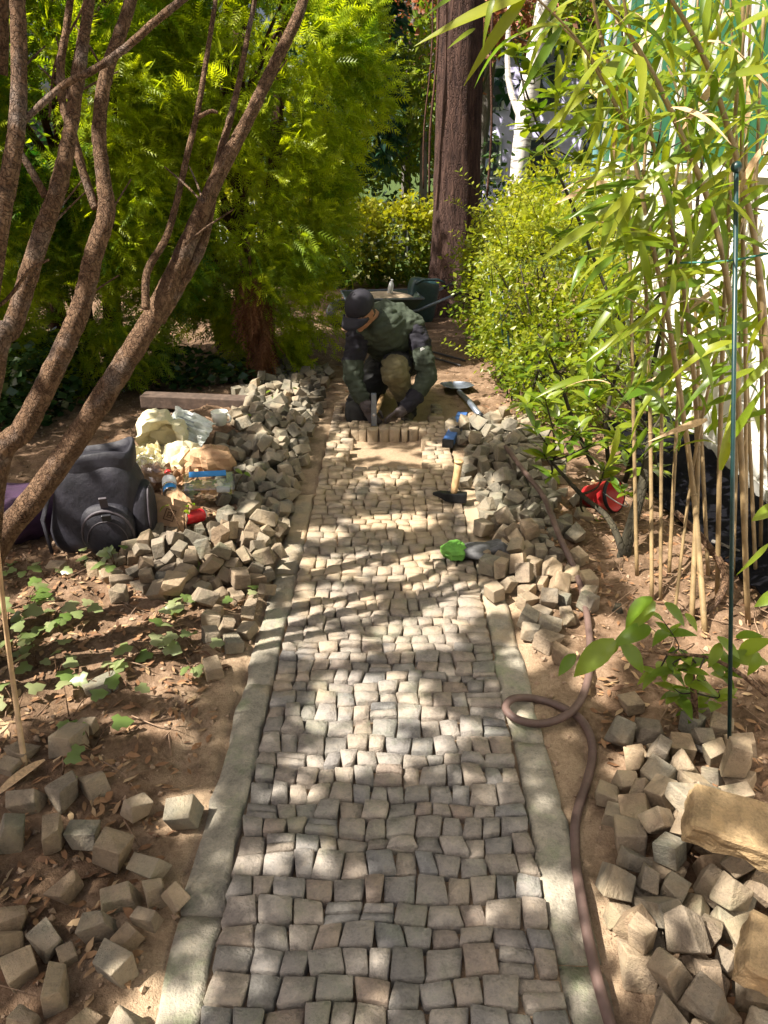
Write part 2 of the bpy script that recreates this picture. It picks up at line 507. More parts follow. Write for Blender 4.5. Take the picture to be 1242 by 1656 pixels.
if rest.v: rest.build('far_setts', MATS['sett_stone'], path, True, kind='stuff')

# kerb strips of concrete either side
def kerb(x0, x1, y0, y1, top):
    nx_, ny_ = 6, max(3, int((y1 - y0) / 0.04)); V = []; F = []
    for j in range(ny_ + 1):
        for i in range(nx_ + 1):
            u = i / nx_; yy = y0 + (y1 - y0) * j / ny_
            xx = x0 + (x1 - x0) * u
            eu = min(u, 1 - u); ev = min(j, ny_ - j)
            z = top + 0.009 * float(fbm(xx * 25, yy * 25, 3)) - (0.004 if eu == 0 else 0) - (0.006 if ev == 0 else 0)
            if eu == 0: xx += 0.014 * float(fbm(xx * 30 + 9, yy * 12, 1))
            V.append((xx, yy, z))
    W = nx_ + 1
    for j in range(ny_):
        for i in range(nx_):
            a = j * W + i; F.append((a, a + 1, a + W + 1, a + W))
    ring = list(range(W)) + [W * j + nx_ for j in range(1, ny_ + 1)] + [W * ny_ + i for i in range(nx_ - 1, -1, -1)] + [W * j for j in range(ny_ - 1, 0, -1)]
    b = len(V)
    for k in ring: V.append((V[k][0], V[k][1], -0.09))
    for k in range(len(ring)):
        k2 = (k + 1) % len(ring); F.append((ring[k2], ring[k], b + k, b + k2))
    me = bpy.data.meshes.new('kerb_slab'); me.from_pydata(V, [], F); me.materials.append(MATS['kerb_stone'])
    me.polygons.foreach_set('use_smooth', [True] * len(F)); me.update(); return me
ks = empty('kerb'); tag(ks, kind='structure')
for x0, x1, cuts in ((PW0 - KW, PW0 - 0.005, (0.5, 1.16, 1.98, 2.7, 3.5)), (PW1 + 0.005, PW1 + KW, (0.5, 1.05, 1.72, 2.2, 2.9, 3.6))):
    for a, b in zip(cuts[:-1], cuts[1:]):
        new_obj('kerb_slab', kerb(x0, x1, a + 0.003, b - 0.003, 0.021 + random.uniform(-.003, .003)), ks)

# ================================================================ LOOSE SETTS, settled by a short drop
def block(s, chip=0.25):
    """a cleft, roughly cubic stone"""
    bm = bmesh.new()
    for x_ in (-.5, .5):
        for y_ in (-.5, .5):
            for z_ in (-.5, .5):
                bm.verts.new([(k + random.uniform(-chip, chip) * .5) * a for k, a in zip((x_, y_, z_), s)])
    bm.verts.ensure_lookup_table()
    bmesh.ops.convex_hull(bm, input=bm.verts)
    bmesh.ops.recalc_face_normals(bm, faces=bm.faces)
    bmesh.ops.join_triangles(bm, faces=bm.faces, angle_face_threshold=0.25, angle_shape_threshold=3.14)
    bmesh.ops.bevel(bm, geom=list(bm.edges), offset=min(s) * random.uniform(.05, .09), segments=2, affect='EDGES', profile=.5, clamp_overlap=True)
    for v in bm.verts: v.co += Vector([random.uniform(-.008, .008) * a for a in s])
    bmesh.ops.recalc_face_normals(bm, faces=bm.faces)
    bm.normal_update()
    me = bpy.data.meshes.new('loose_sett'); bm.to_mesh(me); bm.free()
    c = Vector(np.mean([v.co for v in me.vertices], axis=0))
    for v in me.vertices: v.co -= c
    me.polygons.foreach_set('use_smooth', [True] * len(me.polygons))
    tmp = bpy.data.objects.new('tmp', me); COL.objects.link(tmp); w = tmp.modifiers.new('w', 'WEIGHTED_NORMAL'); w.weight = 60
    dg = bpy.context.evaluated_depsgraph_get(); dg.update(); m2 = bpy.data.meshes.new_from_object(tmp.evaluated_get(dg)); bpy.data.objects.remove(tmp); m2.name = 'loose_sett'
    return m2
blocks = []
for i in range(24):
    me = block((random.uniform(.075, .115), random.uniform(.07, .095), random.uniform(.062, .085)), random.uniform(.22, .5))
    me.materials.append(MATS['loose_stone']); blocks.append(me)

def inside(poly, x, y):
    c = False; j = len(poly) - 1
    for i in range(len(poly)):
        if (poly[i][1] > y) != (poly[j][1] > y) and x < (poly[j][0] - poly[i][0]) * (y - poly[i][1]) / (poly[j][1] - poly[i][1]) + poly[i][0]: c = not c
        j = i
    return c
HOSE_PX = [(818,722),(850,765),(880,805),(905,868),(935,935),(950,1000),(954,1060),(948,1110),(925,1150),(880,1170),(838,1164),(818,1146),(830,1130),(865,1130),(905,1142),(938,1162),(955,1192),(958,1225),(948,1268),(932,1320),(930,1380),(938,1440),(950,1510),(965,1580),(985,1650),(1005,1720)]
_hg = []
for (a, b) in zip(HOSE_PX[3:-1], HOSE_PX[4:]):
    for t in (0, .33, .66): _hg.append(G(a[0] + (b[0] - a[0]) * t, a[1] + (b[1] - a[1]) * t))
_kg = [(G(*q), rr) for q, rr in (((265, 770), .17), ((335, 775), .14), ((270, 850), .17), ((340, 850), .16), ((310, 870), .10), ((358, 712), .06), ((150, 890), .26), ((735, 700), .12), ((762, 660), .08), ((730, 806), .08), ((775, 892), .10), ((970, 832), .1))]
def near_keep(x, y):
    return any((x - q.x) ** 2 + (y - q.y) ** 2 < .0075 for q in _hg) or any((x - q.x) ** 2 + (y - q.y) ** 2 < rr * rr for q, rr in _kg)
stones = []          # (object, label, group)
def put(x, y, z, lab, grp, sc_=1.0):
    o = bpy.data.objects.new('loose_sett', random.choice(blocks))
    o.location = (x, y, z); o.rotation_euler = [random.uniform(0, 6.28) for _ in range(3)]
    s = sc_ * random.uniform(0.5, 0.82); o.scale = (s, s, s)
    COL.objects.link(o); stones.append((o, lab, grp)); return o
def heap(poly_px, count, layers, lab, grp, sc_=1.0):
    poly = [tuple(G(*p).xy) for p in poly_px]
    xs = [p[0] for p in poly]; ys = [p[1] for p in poly]
    made = []; tries = 0
    while len(made) < count and tries < 20000:
        tries += 1
        x, y = random.uniform(min(xs), max(xs)), random.uniform(min(ys), max(ys))
        if not inside(poly, x, y) or PW0 - 0.13 < x < PW1 + 0.05: continue
        if near_keep(x, y): continue
        ly = random.randrange(layers)
        if any(l == ly and (x - a) ** 2 + (y - b) ** 2 < 0.0046 * sc_ * sc_ for a, b, l in made): continue
        made.append((x, y, ly))
        put(x, y, Hs(x, y) + 0.06 + 0.075 * ly, lab, grp, sc_)
heap([(395, 660), (430, 612), (535, 602), (532, 680), (510, 715), (410, 705)], 190, 4, 'loose sett in the far heap under the dark evergreen boughs', 'setts in the far heap')
heap([(392, 705), (420, 695), (515, 705), (500, 830), (400, 850), (392, 780)], 170, 3, 'loose sett in the heap beside the white mug and packaging', 'setts in the heap by the packaging')
heap([(185, 930), (260, 912), (330, 895), (400, 868), (488, 845), (482, 905), (440, 965), (330, 975), (230, 950)], 135, 3, 'loose sunlit sett in the heap just before the black backpack', 'setts in the heap before the backpack')
heap([(375, 955), (445, 950), (425, 1040), (335, 1065), (330, 1010)], 13, 1, 'loose sett straggling from the heap along the left kerb', 'setts straggling along the left kerb')
heap([(735, 700), (835, 690), (885, 800), (905, 900), (935, 965), (835, 1005), (808, 930), (800, 850), (765, 760)], 210, 3, 'loose sett in the heap along the path beside the hose', 'setts heaped beside the hose')
heap([(815, 1005), (860, 1000), (960, 1130), (1000, 1170), (930, 1170), (905, 1090)], 12, 1, 'loose sett lying in soil near the loop of the hose', 'setts by the hose loop')
heap([(945, 1225), (1170, 1195), (1185, 1290), (1130, 1310), (945, 1300)], 32, 2, 'loose sett in the small heap before the young leafy plant', 'setts before the young plant')
heap([(965, 1330), (1100, 1330), (1242, 1400), (1300, 1656), (1300, 1720), (1000, 1700), (970, 1500)], 115, 3, 'loose sett in the heap around the yellow sandstone blocks', 'setts around the sandstone blocks')
for px, py in [(100,1222),(165,1272),(135,1135),(103,1290),(55,1302),(25,1360),(66,1362),(133,1348),(178,1378),(213,1300),(262,1372),(246,1404),(195,1430),(244,1440),(306,1462),(100,1428),(216,1482),(155,1496),(30,1480),(68,1500),(108,1530),(200,1522),(176,1566),(70,1580),(4,1440),(8,1550),(40,1640),(186,1645),(130,1625),(90,1600),(150,1180),(60,1230),(335,1055),(20,1250)]:
    p = G(px, py, 0.03); put(p.x, p.y, Hs(p.x, p.y) + 0.06, 'loose sett lying singly in the open soil left of the kerb', 'setts strewn over the left soil', .98)

def settle():
    tmp = bpy.data.objects
    cx = np.arange(-2.6, 2.2, 0.05); cy = np.arange(0.2, 6.6, 0.05)
    A, B = np.meshgrid(cx, cy); Z = H(A, B, False)
    onpath = (A > PW0 - KW) & (A < PW1 + KW) & (B < 4.9); Z = np.where(onpath, 0.036, Z)
    ii = np.arange(A.size).reshape(A.shape)
    FF = np.stack([ii[:-1, :-1], ii[:-1, 1:], ii[1:, 1:], ii[1:, :-1]], -1).reshape(-1, 4)
    col_o = new_obj('collider', np_mesh('collider', np.stack([A.ravel(), B.ravel(), Z.ravel()], -1), FF))
    bpy.ops.rigidbody.world_add()
    rw = sc.rigidbody_world; rw.substeps_per_frame = 8; rw.solver_iterations = 8; rw.point_cache.frame_end = 60
    for o in bpy.context.view_layer.objects: o.select_set(False)
    for o, _, _ in stones: o.select_set(True)
    bpy.context.view_layer.objects.active = stones[0][0]
    bpy.ops.rigidbody.objects_add(type='ACTIVE')
    for o, _, _ in stones:
        rb = o.rigid_body; rb.collision_shape = 'CONVEX_HULL'; rb.mass = 1.5; rb.friction = 0.9; rb.restitution = 0.0
        rb.use_margin = True; rb.collision_margin = 0.0015; rb.linear_damping = 0.25; rb.angular_damping = 0.5
        o.select_set(False)
    col_o.select_set(True); bpy.context.view_layer.objects.active = col_o
    bpy.ops.rigidbody.objects_add(type='PASSIVE')
    col_o.rigid_body.collision_shape = 'MESH'; col_o.rigid_body.friction = 1.0; col_o.rigid_body.use_margin = True; col_o.rigid_body.collision_margin = 0.002
    for f in range(1, 42): sc.frame_set(f)
    dg = bpy.context.evaluated_depsgraph_get()
    M = [o.evaluated_get(dg).matrix_world.copy() for o, _, _ in stones]
    for o, _, _ in stones: o.select_set(True)
    bpy.ops.rigidbody.objects_remove()
    bpy.ops.rigidbody.world_remove()
    sc.frame_set(1)
    bpy.data.objects.remove(col_o)
    for (o, _, _), m in zip(stones, M): o.matrix_world = m; o.select_set(False)
hidden = [o for o in sc.objects if o.name.startswith(('sett', 'kerb', 'ground', 'far_'))]
for o in hidden: COL.objects.unlink(o)
import time; _t=time.time()
settle()
print('settle', time.time()-_t)
for o in hidden: COL.objects.link(o)
# drop the strays, keep the 300 that show largest as things, join the rest
keep = []
for (o, lab, grp) in stones:
    p = o.location
    if p.z < -0.2 or p.z > 1.2 or (PW0 - 0.08 < p.x < PW1 + 0.03): bpy.data.objects.remove(o); continue
    if any((p.x - q.x) ** 2 + (p.y - q.y) ** 2 < .0036 for q in _hg[9:]): bpy.data.objects.remove(o); continue
    keep.append((o, lab, grp, (p - CAM).length))
keep.sort(key=lambda t: t[3])
print('loose setts', len(keep))
ALLST = [(o, o.location.copy()) for o, *_ in keep]
far_mb = MB()
for i, (o, lab, grp, d) in enumerate(keep):
    o.location.z -= 0.006
    if i < 300: tag(o, lab, 'paving stone', grp)
    else:
        m = Matrix.LocRotScale(o.location, o.rotation_euler, o.scale)
        far_mb.add([m @ v.co for v in o.data.vertices], [tuple(p.vertices) for p in o.data.polygons])
        bpy.data.objects.remove(o)
if far_mb.v:
    o = far_mb.build('loose_setts', MATS['loose_stone'], smooth=False, kind='stuff')
    tag(o, 'mass of loose grey brown setts heaped farthest up the path', 'paving stones')

# two yellow sandstone blocks on the right
def boulder(name, c, size, rot, label):
    bm = bmesh.new(); bmesh.ops.create_cube(bm, size=1.0)
    for v in bm.verts: v.co = Vector([v.co[k] * size[k] * random.uniform(.86, 1.06) for k in range(3)])
    bmesh.ops.bevel(bm, geom=list(bm.edges), offset=.006, segments=1, affect='EDGES')
    bmesh.ops.triangulate(bm, faces=bm.faces)
    for _ in range(3):
        bmesh.ops.subdivide_edges(bm, edges=[e for e in bm.edges if e.calc_length() > .018], cuts=1)
        bmesh.ops.triangulate(bm, faces=bm.faces)
    bm.normal_update()
    for v in bm.verts:
        q = v.co * 16
        v.co += v.normal * (.012 * float(fbm(q.x + c[0] * 9, q.y, q.z, 3)) + .007 * float(vnoise(q.x * 3, q.y * 3, q.z * 3)))
    me = bpy.data.meshes.new(name); bm.to_mesh(me); bm.free(); me.materials.append(MATS['sandstone'])
    o = new_obj(name, me, None, c); o.rotation_euler = rot
    return tag(o, label, 'stone block')
p = G(1190, 1425, 0.12)
boulder('sandstone_block', (p.x + 0.02, p.y + 0.03, 0.235), (0.26, 0.13, 0.075), (0.12, 0.1, -0.35), 'long flat yellow sandstone block lying atop the grey setts')
p = G(1235, 1625, 0.10)
boulder('sandstone_block', (p.x + 0.03, p.y, 0.20), (0.18, 0.125, 0.075), (0.2, 0.15, -0.5), 'shorter yellow sandstone block tilted on setts close by the kerb end')

# crumbs of earth and grit, and leaf litter: nobody could count them
def scatter_mesh(name, T, TF, P, Mx, mat, tint=None, smooth_=False):
    T = np.asarray(T); n_, k_ = len(P), len(T)
    V = np.einsum('nij,kj->nki', Mx, T) + np.asarray(P)[:, None, :]
    Fs = np.asarray(TF)[None] + (np.arange(n_) * k_)[:, None, None]
    a = {'tint': np.repeat(tint, k_)} if tint is not None else None
    return np_mesh(name, V.reshape(-1, 3), Fs.reshape(-1, len(TF[0])), mat, smooth_, a)
def rand_rot(n_, r):
    q = r.normal(size=(n_, 4)); q /= np.linalg.norm(q, axis=1)[:, None]
    w, x, y_, z = q.T
    return np.stack([np.stack([1-2*(y_*y_+z*z), 2*(x*y_-z*w), 2*(x*z+y_*w)], -1), np.stack([2*(x*y_+z*w), 1-2*(x*x+z*z), 2*(y_*z-x*w)], -1), np.stack([2*(x*z-y_*w), 2*(y_*z+x*w), 1-2*(x*x+y_*y_)], -1)], 1)
def frame(dirs, ups):
    """matrices whose columns are x along dirs, z near ups"""
    d = dirs / np.linalg.norm(dirs, axis=1)[:, None]
    s_ = np.cross(ups, d); s_ /= np.linalg.norm(s_, axis=1)[:, None] + 1e-9
    u = np.cross(d, s_)
    return np.stack([d, s_, u], -1)
r2 = np.random.default_rng(3)
N_ = 9000
x = r2.uniform(-2.6, 1.7, N_); y = 0.6 + 6.5 * r2.random(N_) ** 1.5
ok = (x < PW0 - KW - 0.01) | (x > PW1 + KW + 0.01) | (r2.random(N_) < 0.02); x, y = x[ok], y[ok]
z = H(x, y); s = 0.003 + 0.011 * r2.random(len(x)) ** 3
octa = np.array([(1, 0, 0), (-1, 0, 0), (0, 1, 0), (0, -1, 0), (0, 0, .7), (0, 0, -.7)], float)
of = [(0, 2, 4), (2, 1, 4), (1, 3, 4), (3, 0, 4), (2, 0, 5), (1, 2, 5), (3, 1, 5), (0, 3, 5)]
plain('crumb', (0.30, 0.21, 0.14), 0.95, nscale=9, namp=0.5)
o = new_obj('soil_crumbs', scatter_mesh('soil_crumbs', octa, of, np.stack([x, y, z + s * 0.3], -1), rand_rot(len(x), r2) * s[:, None, None], MATS['crumb']), kind='stuff')
tag(o, 'small crumbs of earth and grit strewn over the soil', 'soil')
n = NT('dry_leaf'); c = n.ramp(n.n('ShaderNodeAttribute', attribute_name='tint').outputs['Fac'], [(0, (0.10, 0.05, 0.025)), (0.4, (0.24, 0.12, 0.055)), (0.8, (0.30, 0.18, 0.09)), (1, (0.42, 0.30, 0.17))])
n.col(c); n.rough(0.8)
N_ = 9000
x = r2.uniform(-3.2, 1.65, N_); y = 0.6 + 9.0 * r2.random(N_) ** 1.3
ok = (x < PW0 - KW - 0.12) | (x > PW1 + KW + 0.15) | ((y > 5.2) & (r2.random(N_) < .8)); x, y = x[ok], y[ok]
dens = fbm(x * 1.7, y * 1.7, 9, 3) + 0.25 * (x > 0.8) + 0.15 * (x < -1.0)
ok = dens > r2.uniform(-0.4, 0.35, len(x)); x, y = x[ok], y[ok]
xn = np.concatenate([r2.uniform(-1.7, -.52, 2600), r2.uniform(.62, 1.5, 900)]); yn = np.concatenate([1.0 + 2.4 * r2.random(2600), 1.0 + 2.3 * r2.random(900)])
x = np.concatenate([x, xn]); y = np.concatenate([y, yn])
m_ = len(x); z = H(x, y) + 0.006
lf = np.array([(-.5, 0, .05), (-.15, .2, 0.02), (.2, .17, .06), (.5, 0, .0), (.2, -.17, .1), (-.15, -.2, .05)], float)
ang = r2.uniform(0, 6.28, m_); d = np.stack([np.cos(ang), np.sin(ang), r2.normal(0, .25, m_)], -1); u = np.stack([r2.normal(0, .35, m_), r2.normal(0, .35, m_), np.ones(m_)], -1)
s = r2.uniform(0.014, 0.05, m_); Mx = frame(d, u) * s[:, None, None]; Mx[:, :, 1] *= r2.uniform(.5, 1.1, m_)[:, None]
o = new_obj('leaf_litter', scatter_mesh('leaf_litter', lf, [(0, 1, 5), (1, 2, 4), (1, 4, 5), (2, 3, 4)], np.stack([x, y, z], -1), Mx, MATS['dry_leaf'], r2.random(m_)), kind='stuff')
tag(o, 'brown fallen leaves and bits lying over the soil', 'leaf litter')
# twigs
tw = MB()
for _ in range(420):
    x_, y_ = random.choice([(random.uniform(-2.4, -0.6), random.uniform(1.0, 4.5)), (random.uniform(0.75, 1.6), random.uniform(1.0, 4))])
    a = random.uniform(0, 6.28); L = random.uniform(.05, .22); b = a + random.uniform(-.4, .4)
    p0 = Vector((x_, y_, Hf(x_, y_) + .008)); p1 = p0 + Vector((math.cos(a), math.sin(a), random.uniform(0, .1))) * L * .5; p2 = p1 + Vector((math.cos(b), math.sin(b), random.uniform(-.1, .1))) * L * .5
    tw.tube([p0, p1, p2], [.0025, .002, .001], 4)
o = tw.build('twigs', plain('twig', (0.26, 0.17, 0.11), .9), kind='stuff'); tag(o, 'thin dry twigs lying scattered on the soil', 'twigs')
# ================================================================ PLANTS
def proj(p):
    d = _rot.inverted() @ (Vector(p) - CAM)
    zc = d.y * _cp - d.z * _sp; yc = d.y * _sp + d.z * _cp
    return (621 + FPX * d.x / zc, 828 - FPX * yc / zc, zc)
def unit(v): return v / (np.linalg.norm(v, axis=-1, keepdims=True) + 1e-9)

bark_mat('stem_bark', (0.11, 0.06, 0.036), (0.34, 0.215, 0.13), (1, 1, 0.7), 48, 1.0, moss=0.45)
bark_mat('spruce_bark', (0.03, 0.017, 0.016), (0.15, 0.085, 0.065), (1, 1, 0.16), 24, 1.0)
bark_mat('yew_bark', (0.06, 0.03, 0.022), (0.17, 0.085, 0.06))
bark_mat('grey_bark', (0.12, 0.11, 0.10), (0.28, 0.25, 0.22))
bark_mat('dark_stem', (0.035, 0.032, 0.025), (0.11, 0.095, 0.06))
plain('cane', (0.27, 0.19, 0.095), 0.5, nscale=20, namp=0.35)
plain('dry_cane', (0.50, 0.34, 0.19), 0.6, nscale=20, namp=0.3)
leaf_mat('shade_crown_leaf', (0.04, 0.08, 0.02), (0.08, 0.12, 0.03), 0.06, attr='tint')
leaf_mat('yew_leaf', (0.022, 0.15, 0.026), (0.42, 0.48, 0.02), 0.52, 0.4, attr='tint', tcol=(1.9, 1.8, 0.4))
leaf_mat('hedge_leaf', (0.07, 0.14, 0.015), (0.32, 0.31, 0.02), 0.5, 0.4, attr='tint')
leaf_mat('privet_leaf', (0.15, 0.24, 0.02), (0.38, 0.38, 0.03), 0.55, 0.35, attr='tint', spec=0.6)
leaf_mat('cover_leaf', (0.022, 0.06, 0.02), (0.06, 0.11, 0.035), 0.25, 0.25, attr='tint', spec=0.8)
leaf_mat('conifer_leaf', (0.012, 0.055, 0.035), (0.035, 0.10, 0.05), 0.25, 0.5, attr='tint')
leaf_mat('lime_leaf', (0.10, 0.19, 0.02), (0.30, 0.32, 0.03), 0.5, 0.45, attr='tint')
leaf_mat('rust_leaf', (0.20, 0.08, 0.04), (0.36, 0.17, 0.09), 0.4, 0.6, attr='tint', tcol=(1.4, 1.0, 0.7))
leaf_mat('dead_spray', (0.17, 0.07, 0.03), (0.26, 0.12, 0.05), 0.3, 0.7, attr='tint', tcol=(1.2, 0.9, 0.6))
leaf_mat('bamboo_leaf', (0.12, 0.22, 0.018), (0.33, 0.35, 0.03), 0.5, 0.35, spec=0.5)
leaf_mat('laurel_leaf', (0.09, 0.18, 0.015), (0.27, 0.32, 0.025), 0.42, 0.3, spec=0.6)
leaf_mat('young_leaf', (0.12, 0.22, 0.02), (0.24, 0.32, 0.04), 0.5, 0.35)
leaf_mat('ivy_leaf', (0.12, 0.20, 0.04), (0.36, 0.38, 0.20), 0.3, 0.3, spec=0.6)
leaf_mat('yellow_leaf', (0.45, 0.26, 0.02), (0.5, 0.3, 0.03), 0.4)

# templates (x along the leaf, z up)
L_DIA = np.array([(0, 0, 0), (.45, .28, .04), (1, 0, -.08), (.45, -.28, .04), (.5, 0, -.03)], float)
L_DIA_F = [(0, 4, 1), (1, 4, 2), (2, 4, 3), (3, 4, 0)]
def spray_template(pairs=6, ll=0.36):
    V = []; F = []
    for i in range(pairs):
        x = 0.08 + 0.8 * i / (pairs - 1); l_ = ll * (1 - 0.55 * abs(i / (pairs - 1) - 0.35)); z = -0.16 * x * x
        for s_ in (1, -1):
            b = len(V)
            V += [(x - .05, 0, z), (x + .05, 0, z), (x + l_ * 0.6, s_ * l_ * 0.8, z - .05)]
            F.append((b, b + 1, b + 2))
    b = len(V); V += [(0, -.012, 0), (0, .012, 0), (1, 0, -.2)]; F.append((b, b + 1, b + 2))
    b = len(V); V += [(.78, -.05, -.1), (.78, .05, -.1), (1.12, 0, -.22)]; F.append((b, b + 1, b + 2))
    return np.array(V, float), F
SPR, SPR_F = spray_template()

def clumped(r, centers, normals, per, rad, size, aspect=1.0, droop=0.3, spread=0.8, tintv=0.25, flat=0.5):
    """leaf positions, matrices and tints for clumps at centers facing normals"""
    n_ = len(centers); k = per
    P = np.repeat(centers, k, 0) + r.normal(size=(n_ * k, 3)) * rad * np.array([1, 1, .75])
    d = unit(np.repeat(normals, k, 0) + r.normal(size=(n_ * k, 3)) * spread + np.array([0, 0, -droop]))
    u = unit(np.array([0, 0, 1.0]) * flat + r.normal(size=(n_ * k, 3)) * 0.5)
    s = size * r.uniform(.65, 1.25, n_ * k)
    Mx = frame(d, u) * s[:, None, None]; Mx[:, :, 1] *= aspect
    tint = np.clip(np.repeat(r.random(n_), k) * .75 + r.normal(0, tintv, n_ * k) * .5 + .1, 0, 1)
    return P, Mx, tint

def blob_surface(r, blobs, count, jitter=0.15, face_cam=0.3, lump=0.25):
    P = []; N = []
    vol = np.array([(b[1][0] * b[1][1] * b[1][2]) ** (2 / 3) for b in blobs]); vol /= vol.sum()
    for (c, rad), w in zip(blobs, vol):
        m = int(count * w * 1.6)
        d = unit(r.normal(size=(m, 3))); rad = np.array(rad)
        q = d * rad * (1 + lump * vnoise(d[:, 0] * 3 + c[0], d[:, 1] * 3 + c[1], d[:, 2] * 3)[:, None] + r.normal(0, jitter, (m, 1)) - jitter * .5)
        P.append(q + np.array(c)); N.append(unit(d / rad))
    P = np.concatenate(P); N = np.concatenate(N)
    ins = np.zeros(len(P), bool)
    for c, rad in blobs: ins |= (((P - np.array(c)) / (np.array(rad) * .78)) ** 2).sum(1) < 1
    vis = (N * unit(np.array(CAM) - P)).sum(1)
    ok = (~ins) & ((vis > -0.15) | (r.random(len(P)) < face_cam)) & (P[:, 2] > 0.05)
    P, N = P[ok], N[ok]
    return P[:count], N[:count]

def stems_mb(pts, rad, seg=10, wob=0.04, sub=4):
    """a smooth limb through points"""
    P = [Vector(p) for p in pts]; n_ = len(P); out = []; rr = []
    for i in range(n_ - 1):
        p0, p1, p2, p3 = P[max(i - 1, 0)], P[i], P[i + 1], P[min(i + 2, n_ - 1)]
        for k in range(sub):
            t = k / sub
            out.append(0.5 * ((2 * p1) + (p2 - p0) * t + (2 * p0 - 5 * p1 + 4 * p2 - p3) * t * t + (3 * p1 - p0 - 3 * p2 + p3) * t ** 3))
            rr.append(rad[i] * (1 - t) + rad[i + 1] * t)
    out.append(P[-1]); rr.append(rad[-1])
    mb = MB(); mb.tube(out, rr, seg, wob=wob); return mb

# ---- the many-stemmed small tree on the left
tree = empty('multi_stem_tree', (-1.4, 2.1, 0), 'many-stemmed small tree with bare brown leaning stems behind the backpack', 'tree')
TL = Vector((-1.4, 2.1, 0)); TOPS = []
def px_stem(lst, Y0, Y1, base=None, name='stem', top=None):
    pts = []; rad = []; n_ = len(lst)
    if base: pts.append(Vector(base)); rad.append(lst[0][2] * 0.34 * mpp(Y0, 0.3) * 1.2)
    for i, (px, py, w) in enumerate(lst):
        Y = Y0 + (Y1 - Y0) * i / (n_ - 1); p = at(px, py, Y); pts.append(p)
        rad.append(0.34 * w * mpp(Y, p.z))
    if top:
        d_ = (pts[-1] - pts[-3]).normalized() + Vector((0, .1, .25)); pts.append(pts[-1] + d_ * .5); rad.append(rad[-1] * .9); pts.append(pts[-1] + d_ * .6); rad.append(rad[-1] * .7); TOPS.append(pts[-1])
    pts = [p - TL for p in pts]
    return stems_mb(pts, rad, 14, 0.07, 9).build(name, MATS['stem_bark'], tree)
px_stem([(-10,892,60),(60,800,58),(130,700,56),(200,590,54),(250,508,50),(300,402,42),(350,290,36),(400,195,30),(440,112,28),(480,30,26),(500,-30,24)], 2.25, 2.9, (-1.45, 2.15, 0), top=(-0.35, 3.4, 3.2))
px_stem([(258,520,26),(300,448,26),(330,385,24),(352,268,20),(370,200,17),(386,135,14),(402,50,12),(415,-20,11)], 2.52, 2.9, top=(-0.7, 3.5, 3.0))
px_stem([(236,500,20),(238,440,18),(268,386,17),(286,325,15),(302,255,15),(320,178,14),(333,100,12),(345,25,11),(352,-30,10)], 2.45, 2.8, top=(-1.0, 3.2, 3.2))
px_stem([(-10,772,58),(40,690,54),(90,590,50),(130,500,46),(152,410,44),(172,345,42),(166,280,34),(160,205,33),(172,120,32),(196,50,30),(216,-20,28)], 2.1, 2.45, (-1.35, 2.05, 0), top=(-1.0, 2.9, 3.3))
px_stem([(-10,600,48),(20,530,46),(60,402,44),(95,300,40),(112,220,34),(126,130,30),(136,60,26),(146,-20,25)], 2.0, 2.3, (-1.42, 1.95, 0), top=(-1.5, 2.8, 3.4))
px_stem([(155,338,20),(135,280,20),(116,212,21),(101,165,20),(98,105,19),(107,50,17),(116,-20,16)], 2.28, 2.4)
px_stem([(-8,425,40),(10,312,42),(25,225,40),(31,125,37),(28,0,35),(26,-40,33)], 1.95, 2.15, (-1.4, 1.85, 0), top=(-1.9, 2.4, 3.2))
px_stem([(28,205,15),(100,140,16),(150,114,17),(200,80,18),(250,36,18),(300,-5,18),(330,-30,17)], 2.05, 2.2)
px_stem([(28,238,15),(50,275,17),(74,318,20)], 2.12, 2.12)
px_stem([(-10,500,9),(15,480,9),(50,435,8),(80,420,6)], 1.95, 2.0)
px_stem([(0,120,34),(2,60,34),(2,-20,32)], 2.3, 2.3)
px_stem([(352,182,7),(340,180,9),(320,190,11)], 2.65, 2.65, name='twig')
px_stem([(80,190,6),(90,100,5),(130,20,5),(140,-20,5)], 2.5, 2.5, name='twig')

for a in range(16):
    x0, y0 = random.choice([(170, 120), (110, 160), (60, 395), (330, 330), (300, 395), (400, 195), (152, 400), (30, 120), (130, 490)]); dx, dy = random.uniform(-70, 90), random.uniform(-120, -40)
    px_stem([(x0, y0, 6), (x0 + dx * .45, y0 + dy * .5, 5), (x0 + dx, y0 + dy, 3)], 2.45, 2.6, name='twig')
# crown overhead, unseen: leaf clumps and gaps shaped to dapple the ground with sun
LIT = [(1170,1020,110,50),(150,1010,190,70),(330,1010,90,50),(210,1095,130,45),(80,1130,110,50),(345,895,150,55),(450,900,40,60),(400,1020,60,60),
       (600,925,120,26),(560,985,80,34),(690,945,50,26),(530,1050,90,30),(655,1040,50,30),(720,1010,40,28),(620,1120,110,28),(560,1170,90,24),(680,1165,60,20),
       (580,1240,130,26),(700,1225,60,20),(310,1320,60,45),(430,1400,60,26),(530,1385,40,22),(480,1290,60,20),(900,1450,45,34),(800,1480,28,24),(770,1190,70,16),(840,1165,40,22),
       (905,970,60,40),(860,1060,50,35),(1090,960,70,40),(1190,1345,110,45),(1020,1245,60,28),(970,1050,60,50),(240,1180,90,26),(1200,1590,60,36),(1010,1610,26,26),(950,1620,30,40),
       (570,720,40,16),(735,745,30,14),(800,820,60,30),(480,745,30,12),(640,850,80,16),(520,870,50,14),(770,900,40,14),(420,1545,30,20),(590,1470,24,16),(275,740,60,45),(350,800,50,30),(640,780,50,12)]
